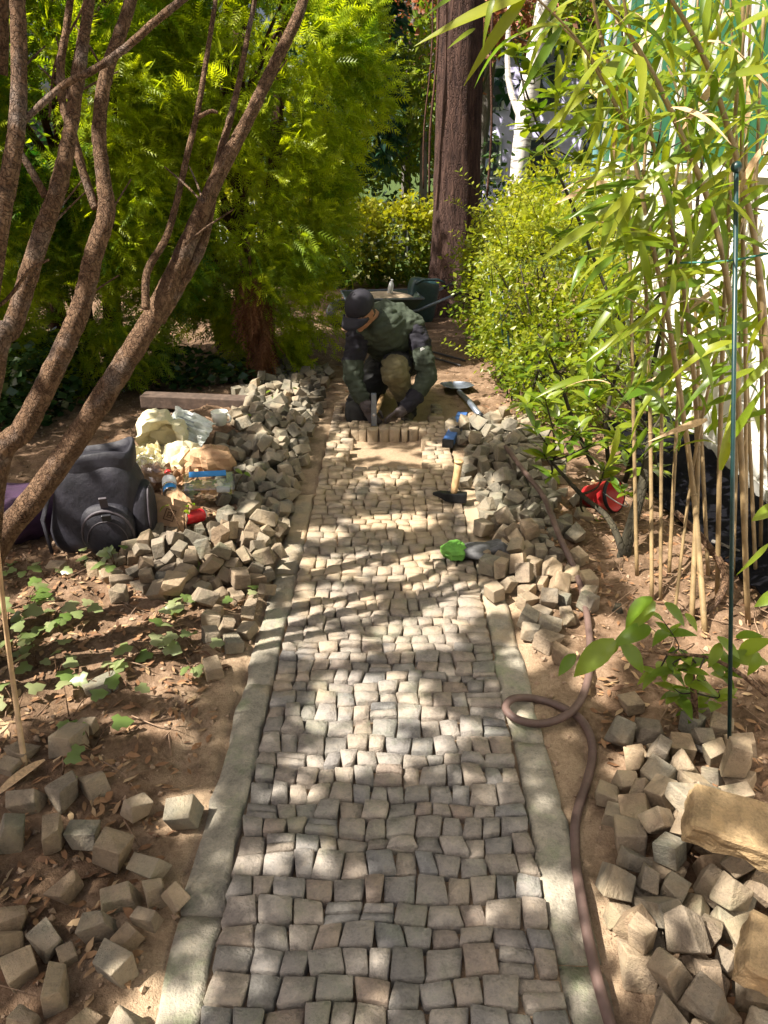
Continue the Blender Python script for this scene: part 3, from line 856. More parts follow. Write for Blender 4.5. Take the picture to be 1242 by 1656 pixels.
def shade_crown_make():
    r = np.random.default_rng(8)
    S_ = np.array(TO_SUN)
    # leaf clumps placed sunward of path and soil, to shade them
    m = 5200
    g = np.stack([r.uniform(-2.6, 1.5, m), r.uniform(0.4, 5.5, m), np.zeros(m)], -1)
    z = r.uniform(2.95, 4.1, m); C = g + S_ * (z / S_[2])[:, None]
    P, Mx, tint = clumped(r, C, unit(r.normal(size=C.shape)), 12, 0.06, 0.085, droop=0.3)
    # openings in the crown: leaves whose shade would fall on the sunny patches are not there
    gp = P + Mx[:, :, 0] * .5; gp = gp - S_ * (gp[:, 2:3] / S_[2])
    d = (gp - np.array(CAM)) @ np.array(_rot)
    zc = d[:, 1] * _cp - d[:, 2] * _sp; yc = d[:, 1] * _sp + d[:, 2] * _cp
    u = 621 + FPX * d[:, 0] / zc; v = 828 - FPX * yc / zc
    wob = .45 * fbm(gp[:, 0] * 6, gp[:, 1] * 6, 0, 3)
    lit = np.zeros(len(P), bool)
    for (a, b, p, q) in LIT: lit |= ((u - a) / (p * .95)) ** 2 + ((v - b) / q) ** 2 < .95 + wob * 1.5
    holes = fbm(gp[:, 0] * 4.5 + 7, gp[:, 1] * 4.5, 3, 3) > np.where(v > 1260, .42, .30)          # smaller openings everywhere
    dP = (P - np.array(CAM)) @ np.array(_rot); zcP = dP[:, 1] * _cp - dP[:, 2] * _sp; ycP = dP[:, 1] * _sp + dP[:, 2] * _cp
    U = 621 + FPX * dP[:, 0] / np.maximum(zcP, .01); W = 828 - FPX * ycP / np.maximum(zcP, .01)
    inview = (zcP > 0) & (U > -80) & (U < 1320) & (W > -80)
    ok = ~(lit & (r.random(len(P)) < .99)) & ~holes & ~inview & (zc > .2) & ~((gp[:, 1] > 4.2) & (gp[:, 0] > .5)) & ~((gp[:, 1] > 4.7) & (gp[:, 0] < -.5)) & ~((gp[:, 0] > .95) & (gp[:, 1] > 2.0))
    P, Mx, tint = P[ok], Mx[ok], tint[ok]
    new_obj('crown', scatter_mesh('crown', L_DIA, L_DIA_F, P - np.array(TL), Mx, MATS['shade_crown_leaf'], tint, True), tree)
    tops = TOPS
    for k in range(12):
        a = tops[k % len(tops)]; b = Vector(P[r.integers(len(P))])
        mdl = (a + b) / 2 + Vector((0, 0, .25))
        stems_mb([a - TL, mdl - TL, b - TL], [.018, .012, .006], 6).build('limb', MATS['stem_bark'], tree)
shade_crown_make()

# ---- evergreens (yew) filling the left behind the stems
def yew(name, loc, blobs, count, label, per=26, seed=1, tint_shift=0.0):
    r = np.random.default_rng(seed); L = np.array(loc)
    t = empty(name, loc, label, 'tree', 'evergreens left of the path')
    P, N = blob_surface(r, blobs, count)
    Q, Mx, ti = clumped(r, P, N * np.array([1, 1, .5]), per, 0.065, 0.125, 1.0, droop=0.12, spread=0.6)
    ti = np.clip(ti * .8 + .5 * np.repeat(np.clip(r.normal(0, .35, len(P)), 0, 1), per), 0, 1)
    up = np.clip((vnoise(Q[:, 0] * 1.3, Q[:, 1] * 1.3, Q[:, 2] * 1.3)) * 0.35 + ti + tint_shift, 0, 1)
    new_obj('crown', scatter_mesh('crown', SPR, SPR_F, Q - L, Mx, MATS['yew_leaf'], up), t)
    # boughs from the trunk out to the foliage
    mb = MB()
    for k in range(26):
        b = P[r.integers(len(P))]; a = np.array([loc[0], loc[1], min(b[2] * .6, 2.2)])
        m = (a + b) / 2 + np.array([0, 0, .12]); mb.tube([Vector(a - L), Vector(m - L), Vector(b - L)], [.03, .018, .006], 5)
    mb.build('boughs', MATS['yew_bark'], t, kind='stuff')
    for (dx, dy, lean) in ((0, 0, .1), (.16, .1, .25), (-.18, .05, -.2)):
        stems_mb([(dx, dy, -.05), (dx + lean * .3, dy, .8), (dx + lean, dy + .1, 2.2), (dx + lean * 1.4, dy + .1, 3.0)], [.085, .065, .045, .02], 9).build('trunk', MATS['yew_bark'], t)
    return t
yew('yew_tree', (-1.25, 6.6, 0), [((-0.95, 6.4, 2.0), (.78, .7, .75)), ((-1.3, 6.2, 1.2), (.85, .7, .8)), ((-1.35, 6.7, 2.8), (.85, .7, .6)), ((-0.95, 5.95, .55), (.35, .35, .45)), ((-0.62, 6.8, 2.5), (.45, .4, .45))], 1250, 'feathery evergreen beside the path with bright yellow green outer sprays', seed=4, tint_shift=.34, per=23)
yew('yew_tree', (-2.35, 5.9, 0), [((-2.2, 5.7, 1.6), (.8, .7, .8)), ((-2.3, 5.9, 2.5), (.9, .7, .7)), ((-1.75, 5.55, .95), (.5, .4, .4)), ((-2.2, 5.35, .65), (.6, .35, .5))], 950, 'dense dark evergreen behind the bare brown stems', seed=5, tint_shift=.2, per=23)
yew('yew_tree', (-3.4, 5.4, 0), [((-3.2, 5.1, 1.5), (.8, .7, .9)), ((-3.3, 5.4, 2.5), (.9, .7, .7)), ((-2.7, 5.0, 1.0), (.45, .4, .4)), ((-3.0, 4.8, .6), (.6, .35, .55))], 800, 'evergreen with mixed green sprays standing over the ivy bank', seed=6, tint_shift=.22, per=23)

# dead brown bough hanging from the evergreen
r = np.random.default_rng(12)
ce = np.stack([np.linspace(0, .05, 26) + r.normal(0, .03, 26), r.normal(0, .05, 26), np.linspace(.75, .15, 26)], -1)
p = at(408, 520, 5.5)
o = empty('dead_bough', (p.x, p.y, 0), 'withered brown bough hanging from the evergreen beside the heap', 'branch')
Q, Mx, ti = clumped(r, ce, np.tile([0.1, -.3, -1.0], (26, 1)), 16, .035, .14, 0.8, droop=.8, spread=.35)
new_obj('needles', scatter_mesh('needles', SPR, SPR_F, Q, Mx, MATS['dead_spray'], ti), o)
stems_mb([(0, .05, 1.05), (.02, 0, .6), (.04, 0, .15)], [.014, .01, .004], 6).build('stem', MATS['yew_bark'], o)

# ---- hedge across the end of the path
def leafy(name, loc, blobs, count, per, rad, size, mat, label, cat, trunk=None, group=None, seed=1, aspect=1.0, jitter=.15, face=0.3, tint_top=0.0, bark='grey_bark', lump=.25, part='foliage', droop=.1):
    r = np.random.default_rng(seed); L = np.array(loc, float)
    t = empty(name, loc, label, cat, group)
    P, N = blob_surface(r, blobs, count, jitter, face, lump)
    Q, Mx, ti = clumped(r, P, N, per, rad, size, aspect, droop=droop, spread=.9)
    if tint_top: ti = np.clip(ti + tint_top * (Q[:, 2] - Q[:, 2].mean()), 0, 1)
    new_obj(part, scatter_mesh(part, L_DIA, L_DIA_F, Q - L, Mx, MATS[mat], ti), t)
    if trunk:
        stems_mb([Vector((a, b, c)) for a, b, c, _ in trunk], [q for *_, q in trunk], 10).build('trunk', MATS[bark], t)
        mb = MB()
        for k in range(14):
            b = P[r.integers(len(P))] - L; a = np.array([0, 0, b[2] * .65])
            mb.tube([Vector(a), Vector((a + b) / 2 + np.array([0, 0, .2])), Vector(b)], [trunk[-1][3] * .6, trunk[-1][3] * .3, .01], 5)
        mb.build('limbs', MATS[bark], t, kind='stuff')
    return t
hb = [((x, 10.5 + .15 * math.sin(x * 3), .5 + .03 * math.sin(x * 5)), (.45, .42, .5)) for x in np.arange(-3.2, 1.0, .55)]
leafy('hedge', (-1.2, 10.5, 0), hb, 1500, 16, .07, .075, 'hedge_leaf', 'low clipped yellow green hedge across the end of the path', 'hedge', seed=21, tint_top=.9, aspect=1.3)
hb = [((x, 13.6, .5), (.8, .45, .6)) for x in np.arange(1.6, 6.4, .9)]
leafy('hedge', (4.0, 13.6, 0), hb, 420, 14, .08, .09, 'cover_leaf', 'dark low hedge before the lavender house', 'hedge', seed=22)

# ---- the big spruce trunk
def big_trunk():
    t = empty('spruce_tree', (0.70, 8.45, 0), 'tall spruce with thick ridged brown trunk behind the wheelbarrow', 'tree')
    S, K = 40, 90; V = []; F = []
    for j in range(K):
        z = -0.05 + 9.0 * (j / (K - 1)) ** 1.25
        base = 0.235 - 0.009 * z + 0.20 * math.exp(-z / 0.16) * .6 + 0.05 * math.exp(-z / .7)
        for i in range(S):
            a = 2 * math.pi * i / S
            root = 0.10 * math.exp(-z / 0.22) * max(0, math.sin(a * 4 + 1)) 
            rid = 0.020 * float(fbm(math.cos(a) * 6 + 9, math.sin(a) * 6, z * 1.1, 3)) + 0.012 * float(vnoise(math.cos(a) * 14, math.sin(a) * 14, z * 3))
            rr = base + root + rid
            V.append((rr * math.cos(a) - 0.012 * z, rr * math.sin(a), z))
    for j in range(K - 1):
        for i in range(S): F.append((j * S + i, j * S + (i + 1) % S, (j + 1) * S + (i + 1) % S, (j + 1) * S + i))
    new_obj('trunk', np_mesh('trunk', V, F, MATS['spruce_bark'], True), t)
    for (dx, w) in ((-.30, .012), (-.36, .008), (.28, .012)):
        stems_mb([(dx, -.16, .9 + abs(dx)), (dx * 1.02, -.2, 1.8), (dx * .85, -.2, 2.6), (dx * 1.0, -.15, 4.0)], [w, w, w, w * .7], 6).build('vine', MATS['yew_bark'], t)
    r = np.random.default_rng(31)
    P, N = blob_surface(r, [((-.1, 0, 6.8), (1.6, 1.6, 1.0)), ((-.1, 0, 8.4), (1.1, 1.1, 1.0))], 240, face_cam=1)
    Q, Mx, ti = clumped(r, P, N, 16, .14, .22, 1, droop=.6)
    new_obj('crown', scatter_mesh('crown', SPR, SPR_F, Q, Mx, MATS['conifer_leaf'], ti), t)
big_trunk()

# ---- trees in the background, each its own
leafy('background_tree', (-.75, 13.2, 0), [((-.7, 13, 2.9), (.75, .6, 1.1)), ((-.5, 13, 4.2), (.6, .5, .8)), ((-.35, 12.8, 2.0), (.35, .4, .5))], 330, 20, .13, .17, 'conifer_leaf', 'dark blue green conifer behind the low hedge', 'tree', [(0, 0, 0, .12), (0, 0, 2.5, .09), (0, 0, 4.6, .03)], 'trees beyond the hedge', 41, droop=.6)
leafy('background_tree', (-2.6, 14.5, 0), [((-2.4, 14.2, 2.6), (1.5, .9, 1.5)), ((-3.6, 14.5, 3.0), (1.3, .9, 1.6)), ((-1.4, 13.8, 1.7), (.9, .7, .8))], 420, 18, .16, .15, 'lime_leaf', 'light green broadleaf tree far behind the evergreen', 'tree', [(0, 0, 0, .16), (.1, 0, 2, .12), (0, 0, 4, .05)], 'trees beyond the hedge', 42)
leafy('background_tree', (.35, 17.5, 0), [((.3, 17.2, 4.0), (1.2, .9, 1.5)), ((1.9, 17.6, 4.6), (1.1, .9, 1.0))], 300, 12, .2, .16, 'rust_leaf', 'rust brown leaved tree seen beside the spruce trunk', 'tree', [(0, 0, 0, .10), (0, 0, 2.4, .08), (.2, 0, 5, .04)], 'trees beyond the hedge', 43)
leafy('background_tree', (.3, 14.2, 0), [((.05, 13.9, 2.0), (.8, .6, .75)), ((-.5, 13.9, 2.6), (.6, .5, .6)), ((.55, 14.2, 2.9), (.4, .5, .6))], 280, 16, .12, .12, 'lime_leaf', 'yellow green small tree just left of the spruce trunk', 'tree', [(0, 0, 0, .07), (0, 0, 1.6, .06), (-.1, 0, 2.8, .03)], 'trees beyond the hedge', 44)
leafy('background_tree', (-5.5, 16, 0), [((-5.5, 15.5, 2.6), (2.2, 1.2, 2.3)), ((-7.5, 16, 3.0), (2, 1.2, 2.4))], 420, 16, .22, .2, 'yew_leaf', 'broad dark green tree at the far left beyond the evergreens', 'tree', [(0, 0, 0, .2), (0, 0, 2, .16), (0, 0, 4.5, .06)], 'trees beyond the hedge', 45)
leafy('background_tree', (2.0, 19.5, 0), [((2.6, 19, 5.4), (2.2, 1, 1.4)), ((4.4, 19.4, 5.2), (1.8, 1, 1.3)), ((.4, 20, 5.4), (1.6, 1, 1.5))], 380, 14, .25, .22, 'lime_leaf', 'pale green tall tree whose boughs hang before the lavender house', 'tree', [(0, 0, 0, .15), (.2, 0, 3, .13), (.4, 0, 6, .06)], 'trees beyond the hedge', 46)
leafy('background_tree', (5.6, 15.5, 0), [((5.4, 15, 1.7), (1.5, .8, 1.4)), ((4.3, 15.6, 3.6), (.9, .7, .9)), ((6.6, 15.4, 3.2), (1.4, .9, 1.6))], 330, 16, .17, .16, 'hedge_leaf', 'green leafy tree beyond the corner of the white house', 'tree', [(0, 0, 0, .13), (0, 0, 2, .1), (0, 0, 4, .05)], 'trees beyond the hedge', 47)
leafy('background_tree', (-2.0, 22, 0), [((-2, 22, 4.5), (4.2, 1.4, 3.6)), ((2.6, 24.5, 6.4), (3.6, 1.2, 2.6)), ((-8, 23, 5), (4.5, 1.4, 4.2))], 620, 16, .4, .36, 'conifer_leaf', 'distant dark trees closing the view behind the rust tree', 'tree', [(0, 0, 0, .2), (0, 0, 4, .16), (0, 0, 8, .06)], 'trees beyond the hedge', 48)
leafy('background_tree', (7.5, 20, 0), [((7.5, 20, 3), (2.6, 1.3, 3.2))], 300, 16, .3, .28, 'lime_leaf', 'green tree beyond the right edge of the lavender house', 'tree', [(0, 0, 0, .16), (0, 0, 3, .12), (0, 0, 6, .05)], 'trees beyond the hedge', 49)
hb = [((x, 15.6, .9 + .2 * math.sin(x * 2)), (.9, .5, 1.0)) for x in np.arange(-6, 1.8, .9)]
leafy('shrub_border', (-2.0, 15.6, 0), hb, 700, 14, .12, .14, 'cover_leaf', 'dark shrub border running behind the pale railing', 'shrubs', seed=23, aspect=1.3)
# birch
n = NT('birch_bark'); co = n.coords(); f = n.noise(co, 5, 5, .7); mp = n.n('ShaderNodeMapping'); mp.inputs['Scale'].default_value = (2, 2, 12); n.l(co, mp.inputs['Vector'])
n.col(n.mix(n.ramp(n.noise(mp.outputs[0], 2.2, 4, .7), [(.5, (0, 0, 0)), (.62, (.85, .85, .85))]), (.80, .76, .70), (.13, .11, .10))); n.rough(.7)
t = empty('birch_tree', (2.32, 15.2, 0), 'white birch trunk standing before the lavender house', 'tree')
stems_mb([(0, 0, 0), (.02, 0, 1.2), (.12, 0, 2.6), (.3, 0, 4.2), (.35, 0, 6)], [.17, .15, .17, .12, .06], 14).build('trunk', MATS['birch_bark'], t)
stems_mb([(.08, 0, 2.0), (-.25, .1, 2.8), (-.3, .1, 4)], [.06, .05, .03], 8).build('limb', MATS['birch_bark'], t)
r = np.random.default_rng(77); P, N = blob_surface(r, [((.3, 0, 5.2), (1.0, .9, .8))], 110, face_cam=1); Q, Mx, ti = clumped(r, P, N, 12, .15, .12)
new_obj('crown', scatter_mesh('crown', L_DIA, L_DIA_F, Q, Mx, MATS['lime_leaf'], ti), t)
# thin trunk beside the railing
t = empty('young_tree', (.52, 13.0, 0), 'thin grey trunk rising behind the pale railing', 'tree')
stems_mb([(0, 0, 0), (.01, 0, 1), (0, 0, 1.9)], [.07, .065, .05], 9).build('trunk', MATS['grey_bark'], t)
P, N = blob_surface(r, [((0, 0, 2.4), (.5, .45, .55))], 90, face_cam=1); Q, Mx, ti = clumped(r, P, N, 14, .09, .1)
new_obj('crown', scatter_mesh('crown', L_DIA, L_DIA_F, Q, Mx, MATS['lime_leaf'], ti), t)
# pale railing
plain('railing_paint', (.55, .56, .58), .5, namp=.1)
t = empty('railing', (-1.0, 13.5, 0), 'pale metal railing of thin bars beyond the hedge', 'railing')
for z in (.25, .86):
    mb = MB(); mb.box((0.6, 0, z), (6.0, .03, .035)); mb.build('rail', MATS['railing_paint'], t, False)
mbar = MB(); mbar.box((0, 0, .45), (.018, .018, .9)); mm = mbar.mesh('bar', MATS['railing_paint'], False)
for k in range(48): new_obj('bar', mm, t, (-2.3 + k * .12, -.02, 0))
t = empty('marker_post', (1.13, 8.9, 0), 'short white square post right beside the spruce trunk', 'post')
mb = MB(); mb.box((0, 0, .42), (.055, .055, .84)); mb.build('shaft', plain('white_post', (.72, .72, .68), .6, namp=.1), t, False, bevel=.004)
mb = MB(); mb.box((0, 0, .85), (.07, .07, .025)); mb.build('cap', MATS['white_post'], t, False, bevel=.004)

# ---- bright small-leaved bush on the right
leafy('privet_bush', (1.1, 5.6, 0), [((1.12, 5.5, .55), (.46, .65, .55)), ((1.2, 6.1, .85), (.48, .55, .5)), ((1.05, 5.2, .95), (.34, .4, .33)), ((1.2, 4.75, .5), (.25, .35, .42)), ((.95, 6.6, .55), (.35, .5, .5)), ((1.05, 4.65, .35), (.28, .3, .32)), ((1.25, 6.0, 1.25), (.3, .3, .25))], 1500, 16, .05, .042, 'privet_leaf', 'bright yellow green small-leaved bush along the right of the path', 'bush', seed=61, tint_top=.5, jitter=.1, aspect=1.1, face=.5)
pb = bpy.data.objects['privet_bush']
r = np.random.default_rng(62); mbs = MB(); PS = []; DS = []
for k in range(120):                                     # wispy shoots with paired leaves
    a = np.array([r.uniform(.65, 1.5), r.uniform(4.6, 6.6), r.uniform(.2, 1.2)]); d = unit(np.array([r.normal(-.2, .5), r.normal(-.2, .4), 1.0])); L = r.uniform(.2, .42)
    pts = [a + d * L * s + np.array([-.05 * s * s, 0, -.05 * s * s]) for s in (0, .5, 1)]
    mbs.tube([Vector(q - np.array([1.1, 5.6, 0])) for q in pts], [.003, .002, .001], 4)
    for s in np.linspace(.25, 1, 8):
        q = a + d * L * s + np.array([-.05 * s * s, 0, -.05 * s * s])
        for sg in (1, -1):
            PS.append(q - np.array([1.1, 5.6, 0])); v = np.cross(d, [0, 1, .2]); DS.append(unit(v * sg + d * .6 + r.normal(0, .25, 3)))
PS, DS = np.array(PS), np.array(DS); Mx = frame(DS, np.tile([0, -.3, 1.0], (len(DS), 1))) * r.uniform(.025, .045, len(DS))[:, None, None]
new_obj('shoot_leaves', scatter_mesh('shoot_leaves', L_DIA, L_DIA_F, PS, Mx, MATS['privet_leaf'], np.clip(r.random(len(PS)) * .6 + .4, 0, 1)), pb, kind='stuff')
mbs.build('shoots', MATS['dark_stem'], pb, kind='stuff')
for k in range(14):
    x_, y_ = random.uniform(-.3, .35), random.uniform(-.9, .9)
    stems_mb([(x_, y_, 0), (x_ + random.uniform(-.1, .1), y_, .4), (x_ + random.uniform(-.25, .2), y_ + random.uniform(-.1, .1), .95)], [.010, .008, .004], 6).build('stem', MATS['dark_stem'], pb)

# dark leaves covering the bank under the evergreens
def ground_cover():
    r = np.random.default_rng(91); P = []
    while len(P) < 2600:
        u, v = r.uniform(-60, 420), r.uniform(555, 735)
        if v > 640 + 95 * max(0, 1 - max(u, 0) / 190): continue
        g = G(u, v); 
        if g.y > 5.6 or g.y < 3.4: continue
        hmax = .42 * math.exp(-((g.x + 2.2) / .9) ** 2) + .06
        P.append((g.x, g.y, r.uniform(0, hmax)))
    P = np.array(P); P[:, 2] += H(P[:, 0], P[:, 1]); m_ = len(P)
    d = unit(np.stack([r.normal(size=m_), r.normal(size=m_) - .4, r.normal(size=m_) * .4], -1)); u_ = unit(np.stack([r.normal(0, .4, m_), r.normal(-.3, .4, m_), np.ones(m_)], -1))
    Mx = frame(d, u_) * r.uniform(.045, .08, m_)[:, None, None]; Mx[:, :, 1] *= 1.7
    o = new_obj('ground_cover', scatter_mesh('ground_cover', L_DIA, L_DIA_F, P, Mx, MATS['cover_leaf'], r.random(m_), True), kind='stuff')
    tag(o, 'dark glossy ivy covering the bank below the evergreens', 'ivy')
ground_cover()

# ---- single leaves as pieces
def leaf_mesh(name, mat, prof, droop, fold=.12, twist=0.0, n_=7):
    """prof: half-width along the leaf; a folded, arching blade of unit length"""
    V = []; F = []
    for i in range(n_):
        t = i / (n_ - 1); w = prof(t); z = -droop * t * t; tw = twist * t
        for s_ in (1, 0, -1):
            V.append((t * (1 - .25 * droop * t), s_ * w * math.cos(tw), z + (fold * w if s_ else 0) + s_ * w * math.sin(tw)))
    for i in range(n_ - 1):
        for k in (0, 1):
            a = i * 3 + k; F.append((a, a + 1, a + 4, a + 3))
    me = np_mesh(name, V, F, MATS[mat], True); return me
bam = [leaf_mesh('leaf', 'bamboo_leaf', lambda t: .062 * math.sin(math.pi * min(1, t * .98 + .02) ** .62) + .002, d_, .25, tw) for d_, tw in ((.12, .2), (.3, -.3), (.55, .4), (.8, 0.1))]
bam_dry = [m.copy() for m in bam[1:3]]
for m in bam_dry: m.materials.clear(); m.materials.append(MATS['dry_cane'])
lau = [leaf_mesh('leaf', 'laurel_leaf', lambda t: .155 * math.sin(math.pi * min(1, t * .97 + .03)) ** .85 + .004, d_, .3, tw) for d_, tw in ((.1, 0), (.25, .2), (.45, -.2))]
ova = [leaf_mesh('leaf', 'laurel_leaf', lambda t: .24 * math.sin(math.pi * min(1, t * .97 + .03)) ** .75 + .004, d_, .25, tw) for d_, tw in ((.1, 0), (.3, .2))]
you = [leaf_mesh('leaf', 'young_leaf', lambda t: .21 * math.sin(math.pi * min(1, (t * .97 + .03)) ** .8) ** .9 + .003, d_, .3, tw) for d_, tw in ((.1, .1), (.3, -.15), (.5, .1))]
def ivy_leaf():
    out = [(0, 0), (-.12, .3), (.2, .5), (.38, .3), (.62, .34), (1, 0), (.62, -.34), (.38, -.3), (.2, -.5), (-.12, -.3)]
    V = [(.3, 0, .05)] + [(a, b, -.12 * abs(b) - .06 * a) for a, b in out]; F = [(0, i + 1, (i + 1) % 10 + 1) for i in range(10)]
    return np_mesh('leaf', V, F, MATS['ivy_leaf'], True)
ivy = [ivy_leaf()]
def leaf(parent, me, p, d, L, up=(0, 0, 1), roll=0.0):
    d = Vector(d).normalized(); u = Vector(up)
    s_ = u.cross(d)
    if s_.length < 1e-3: s_ = Vector((0, 1, 0)).cross(d)
    s_.normalize(); u = d.cross(s_)
    M = Matrix((d, s_, u)).transposed()
    if roll: M = M @ Matrix.Rotation(roll, 3, 'X')
    o = bpy.data.objects.new('leaf', me)
    COL.objects.link(o); o.parent = parent
    o.matrix_local = Matrix.Translation(Vector(p) - parent.location) @ (M * L).to_4x4()
    return o
def rv(s=1.0): return Vector((random.gauss(0, s), random.gauss(0, s), random.gauss(0, s)))

# ---- bamboo
BL = Vector((1.2, 2.55, 0))
bamb = empty('bamboo', BL, 'clump of bamboo with thin brown canes and long drooping leaves by the wall', 'bamboo')
culms = [([(1138,1030,13),(1122,800,13),(1088,560,12),(1056,400,11),(1012,200,9),(972,60,8),(952,-40,7)], 2.5, 2.3),
         ([(1118,1010,12),(1128,720,12),(1108,480,11),(1070,300,9),(1030,100,7),(1000,-40,6)], 2.55, 2.4),
         ([(1054,970,9),(1052,700,9),(1046,500,9),(1040,300,8),(1062,100,7),(1090,-40,6)], 2.7, 2.6),
         ([(1068,970,8),(1070,700,8),(1076,450,8),(1100,250,7),(1150,80,6),(1180,-40,5)], 2.7, 2.5),
         ([(1160,960,11),(1166,650,11),(1176,400,10),(1192,150,9),(1216,-30,8)], 2.5, 2.3),
         ([(1205,980,9),(1206,600,9),(1200,300,9),(1202,-30,8)], 2.5, 2.35),
         ([(1090,1000,7),(1120,760,7),(1160,560,7),(1195,380,6),(1242,200,5)], 2.55, 2.35),
         ([(1230,900,9),(1232,600,9),(1222,350,8),(1236,0,7)], 2.6, 2.5)]
for lst, Y0, Y1 in culms:
    pts = []; rad = []
    for i, (px, py, w) in enumerate(lst):
        Y = Y0 + (Y1 - Y0) * i / (len(lst) - 1); q = at(px, py, Y)
        if i == 0: q = on(px, py)
        pts.append(q - BL); rad.append(.36 * w * mpp(Y, q.z))
    cu = stems_mb(pts, rad, 8, .02, 5).build('cane', MATS['cane'], bamb)
    for k in range(1, len(pts) - 1):                       # nodes
        mb = MB(); d = (pts[k + 1] - pts[k - 1]).normalized()
        mb.tube([pts[k] - d * .006, pts[k], pts[k] + d * .006], [rad[k] * .9, rad[k] * 1.35, rad[k] * .9], 8); mb.build('node', MATS['cane'], cu)
for (a, b, Y, kind) in [((862,-12),(672,52),2.0,0),((850,-5),(752,122),2.0,1),((768,46),(726,72),2.1,0),((908,44),(840,150),2.1,1),((928,44),(918,112),2.2,1),((800,-10),(778,62),1.95,2),((905,-8),(852,72),2.1,1),((740,-10),(690,18),2.0,0),((1125,38),(1048,84),2.2,0),
        ((964,360),(872,418),2.2,1),((985,330),(905,352),2.3,0),((1068,500),(982,562),2.1,1),((1216,522),(1112,560),2.1,1),((1092,500),(1104,578),2.1,1),((1163,348),(1188,424),2.0,2),((1195,45),(1242,80),2.0,0),((1150,0),(1180,80),2.1,1),((1050,295),(930,300),2.3,0),((1010,395),(935,470),2.3,1),
        ((1180,715),(1232,625),2.1,0),((1165,760),(1195,640),2.15,0),((1242,880),(1198,930),2.0,1),((950,150),(870,215),2.2,1),((1090,180),(1010,210),2.3,0),((1140,455),(1050,470),2.3,0),((1010,480),(930,560),2.4,1),((1190,240),(1120,300),2.2,1),((1242,300),(1180,345),2.1,1),((1130,560),(1150,640),2.2,1)]:
    p0, p1 = at(*a, Y), at(*b, Y - .05)
    d = p1 - p0; leaf(bamb, bam[kind], p0, d + Vector((0, 0, .06 * d.length * kind)), d.length * 1.05, up=Vector((0, -.75, .65)) + rv(.2))
for k in range(215):
    lst, Y0, Y1 = random.choice(culms); i = random.randrange(1, len(lst) - 1); t = random.random()
    px = lst[i][0] * (1 - t) + lst[i + 1][0] * t + random.gauss(-15, 55); py = lst[i][1] * (1 - t) + lst[i + 1][1] * t + random.gauss(0, 30)
    if py > 640 and random.random() < .75: continue
    p0 = at(px, py, random.uniform(2.0, 2.75))
    if p0.x > 1.62: continue
    d = Vector((random.gauss(-.35, .7), random.gauss(-.1, .5), random.gauss(-.25, .45)))
    leaf(bamb, random.choice(bam), p0, d, random.uniform(.11, .23), up=Vector((0, -.35, 1)) + rv(.3))
bam2 = empty('bamboo', (1.1, 2.3, 0), 'leafier bamboo whose tops arch over towards the path', 'bamboo')
for base, lst in (((1250, 1020), [(1235, 500), (1160, 150), (1060, -40)]), ((1210, 1010), [(1180, 480), (1085, 180), (960, -30)])):
    g0 = on(*base); pts = [g0] + [at(a, b, 2.3 - .1 * i) for i, (a, b) in enumerate(lst)]
    stems_mb([q - bam2.location for q in pts], [.010, .009, .007, .004], 8, .02, 6).build('cane', MATS['cane'], bam2)
for k in range(230):
    px = random.choice([random.uniform(900, 1242), random.gauss(1090, 90)]); py = random.choice([random.uniform(-25, 330), random.uniform(-25, 160), random.uniform(200, 560)])
    if px < 960 and py > 120: continue
    p0 = at(px, py, random.uniform(1.9, 2.6))
    if p0.x > 1.6: continue
    leaf(bam2, random.choice(bam if random.random() < .92 else bam_dry), p0, Vector((random.gauss(-.25, .8), random.gauss(-.1, .5), random.gauss(-.35, .5))), random.uniform(.07, .2), up=Vector((0, -.5, .9)) + rv(.3))
bam3 = empty('bamboo', (1.35, 2.75, 0), 'bamboo growing closest against the white wall', 'bamboo')
for bx, tx in ((1030, 1010), (1082, 1130), (1145, 1100), (1185, 1215), (1222, 1180)):
    g0 = on(bx, 930); pts = [g0, at((bx * 2 + tx) / 3, 620, 2.8), at((bx + tx * 2) / 3, 300, 2.8), at(tx, -30, 2.75)]
    stems_mb([q - bam3.location for q in pts], [.008, .007, .006, .003], 7, .02, 6).build('cane', MATS['cane'], bam3)
for k in range(285):
    px, py = random.gauss(1110, 85), random.choice([random.uniform(200, 640), random.uniform(320, 720), random.uniform(0, 400)])
    if px < 935 or px > 1250: continue
    p0 = at(px, py, random.uniform(2.3, 3.0))
    if p0.x > 1.62: continue
    leaf(bam3, random.choice((bam + lau[:2]) if random.random() < .95 else bam_dry), p0, Vector((random.gauss(-.2, .8), random.gauss(-.1, .5), random.gauss(-.25, .5))), random.uniform(.07, .19), up=Vector((0, -.5, .9)) + rv(.35))
# branchlets
for a, b, Y in [((1000,180),(860,-10),2.05),((1010,200),(905,40),2.1),((1056,400),(960,360),2.25),((1085,560),(1010,480),2.3),((1170,500),(1068,500),2.15),((1190,300),(1242,250),2.1),((1100,420),(1180,250),2.3)]:
    p0, p1 = at(*a, Y + .2), at(*b, Y); stems_mb([p0 - BL, (p0 + p1) / 2 - BL + Vector((0, 0, .03)), p1 - BL], [.004, .003, .002], 5).build('twig', MATS['cane'], bamb)

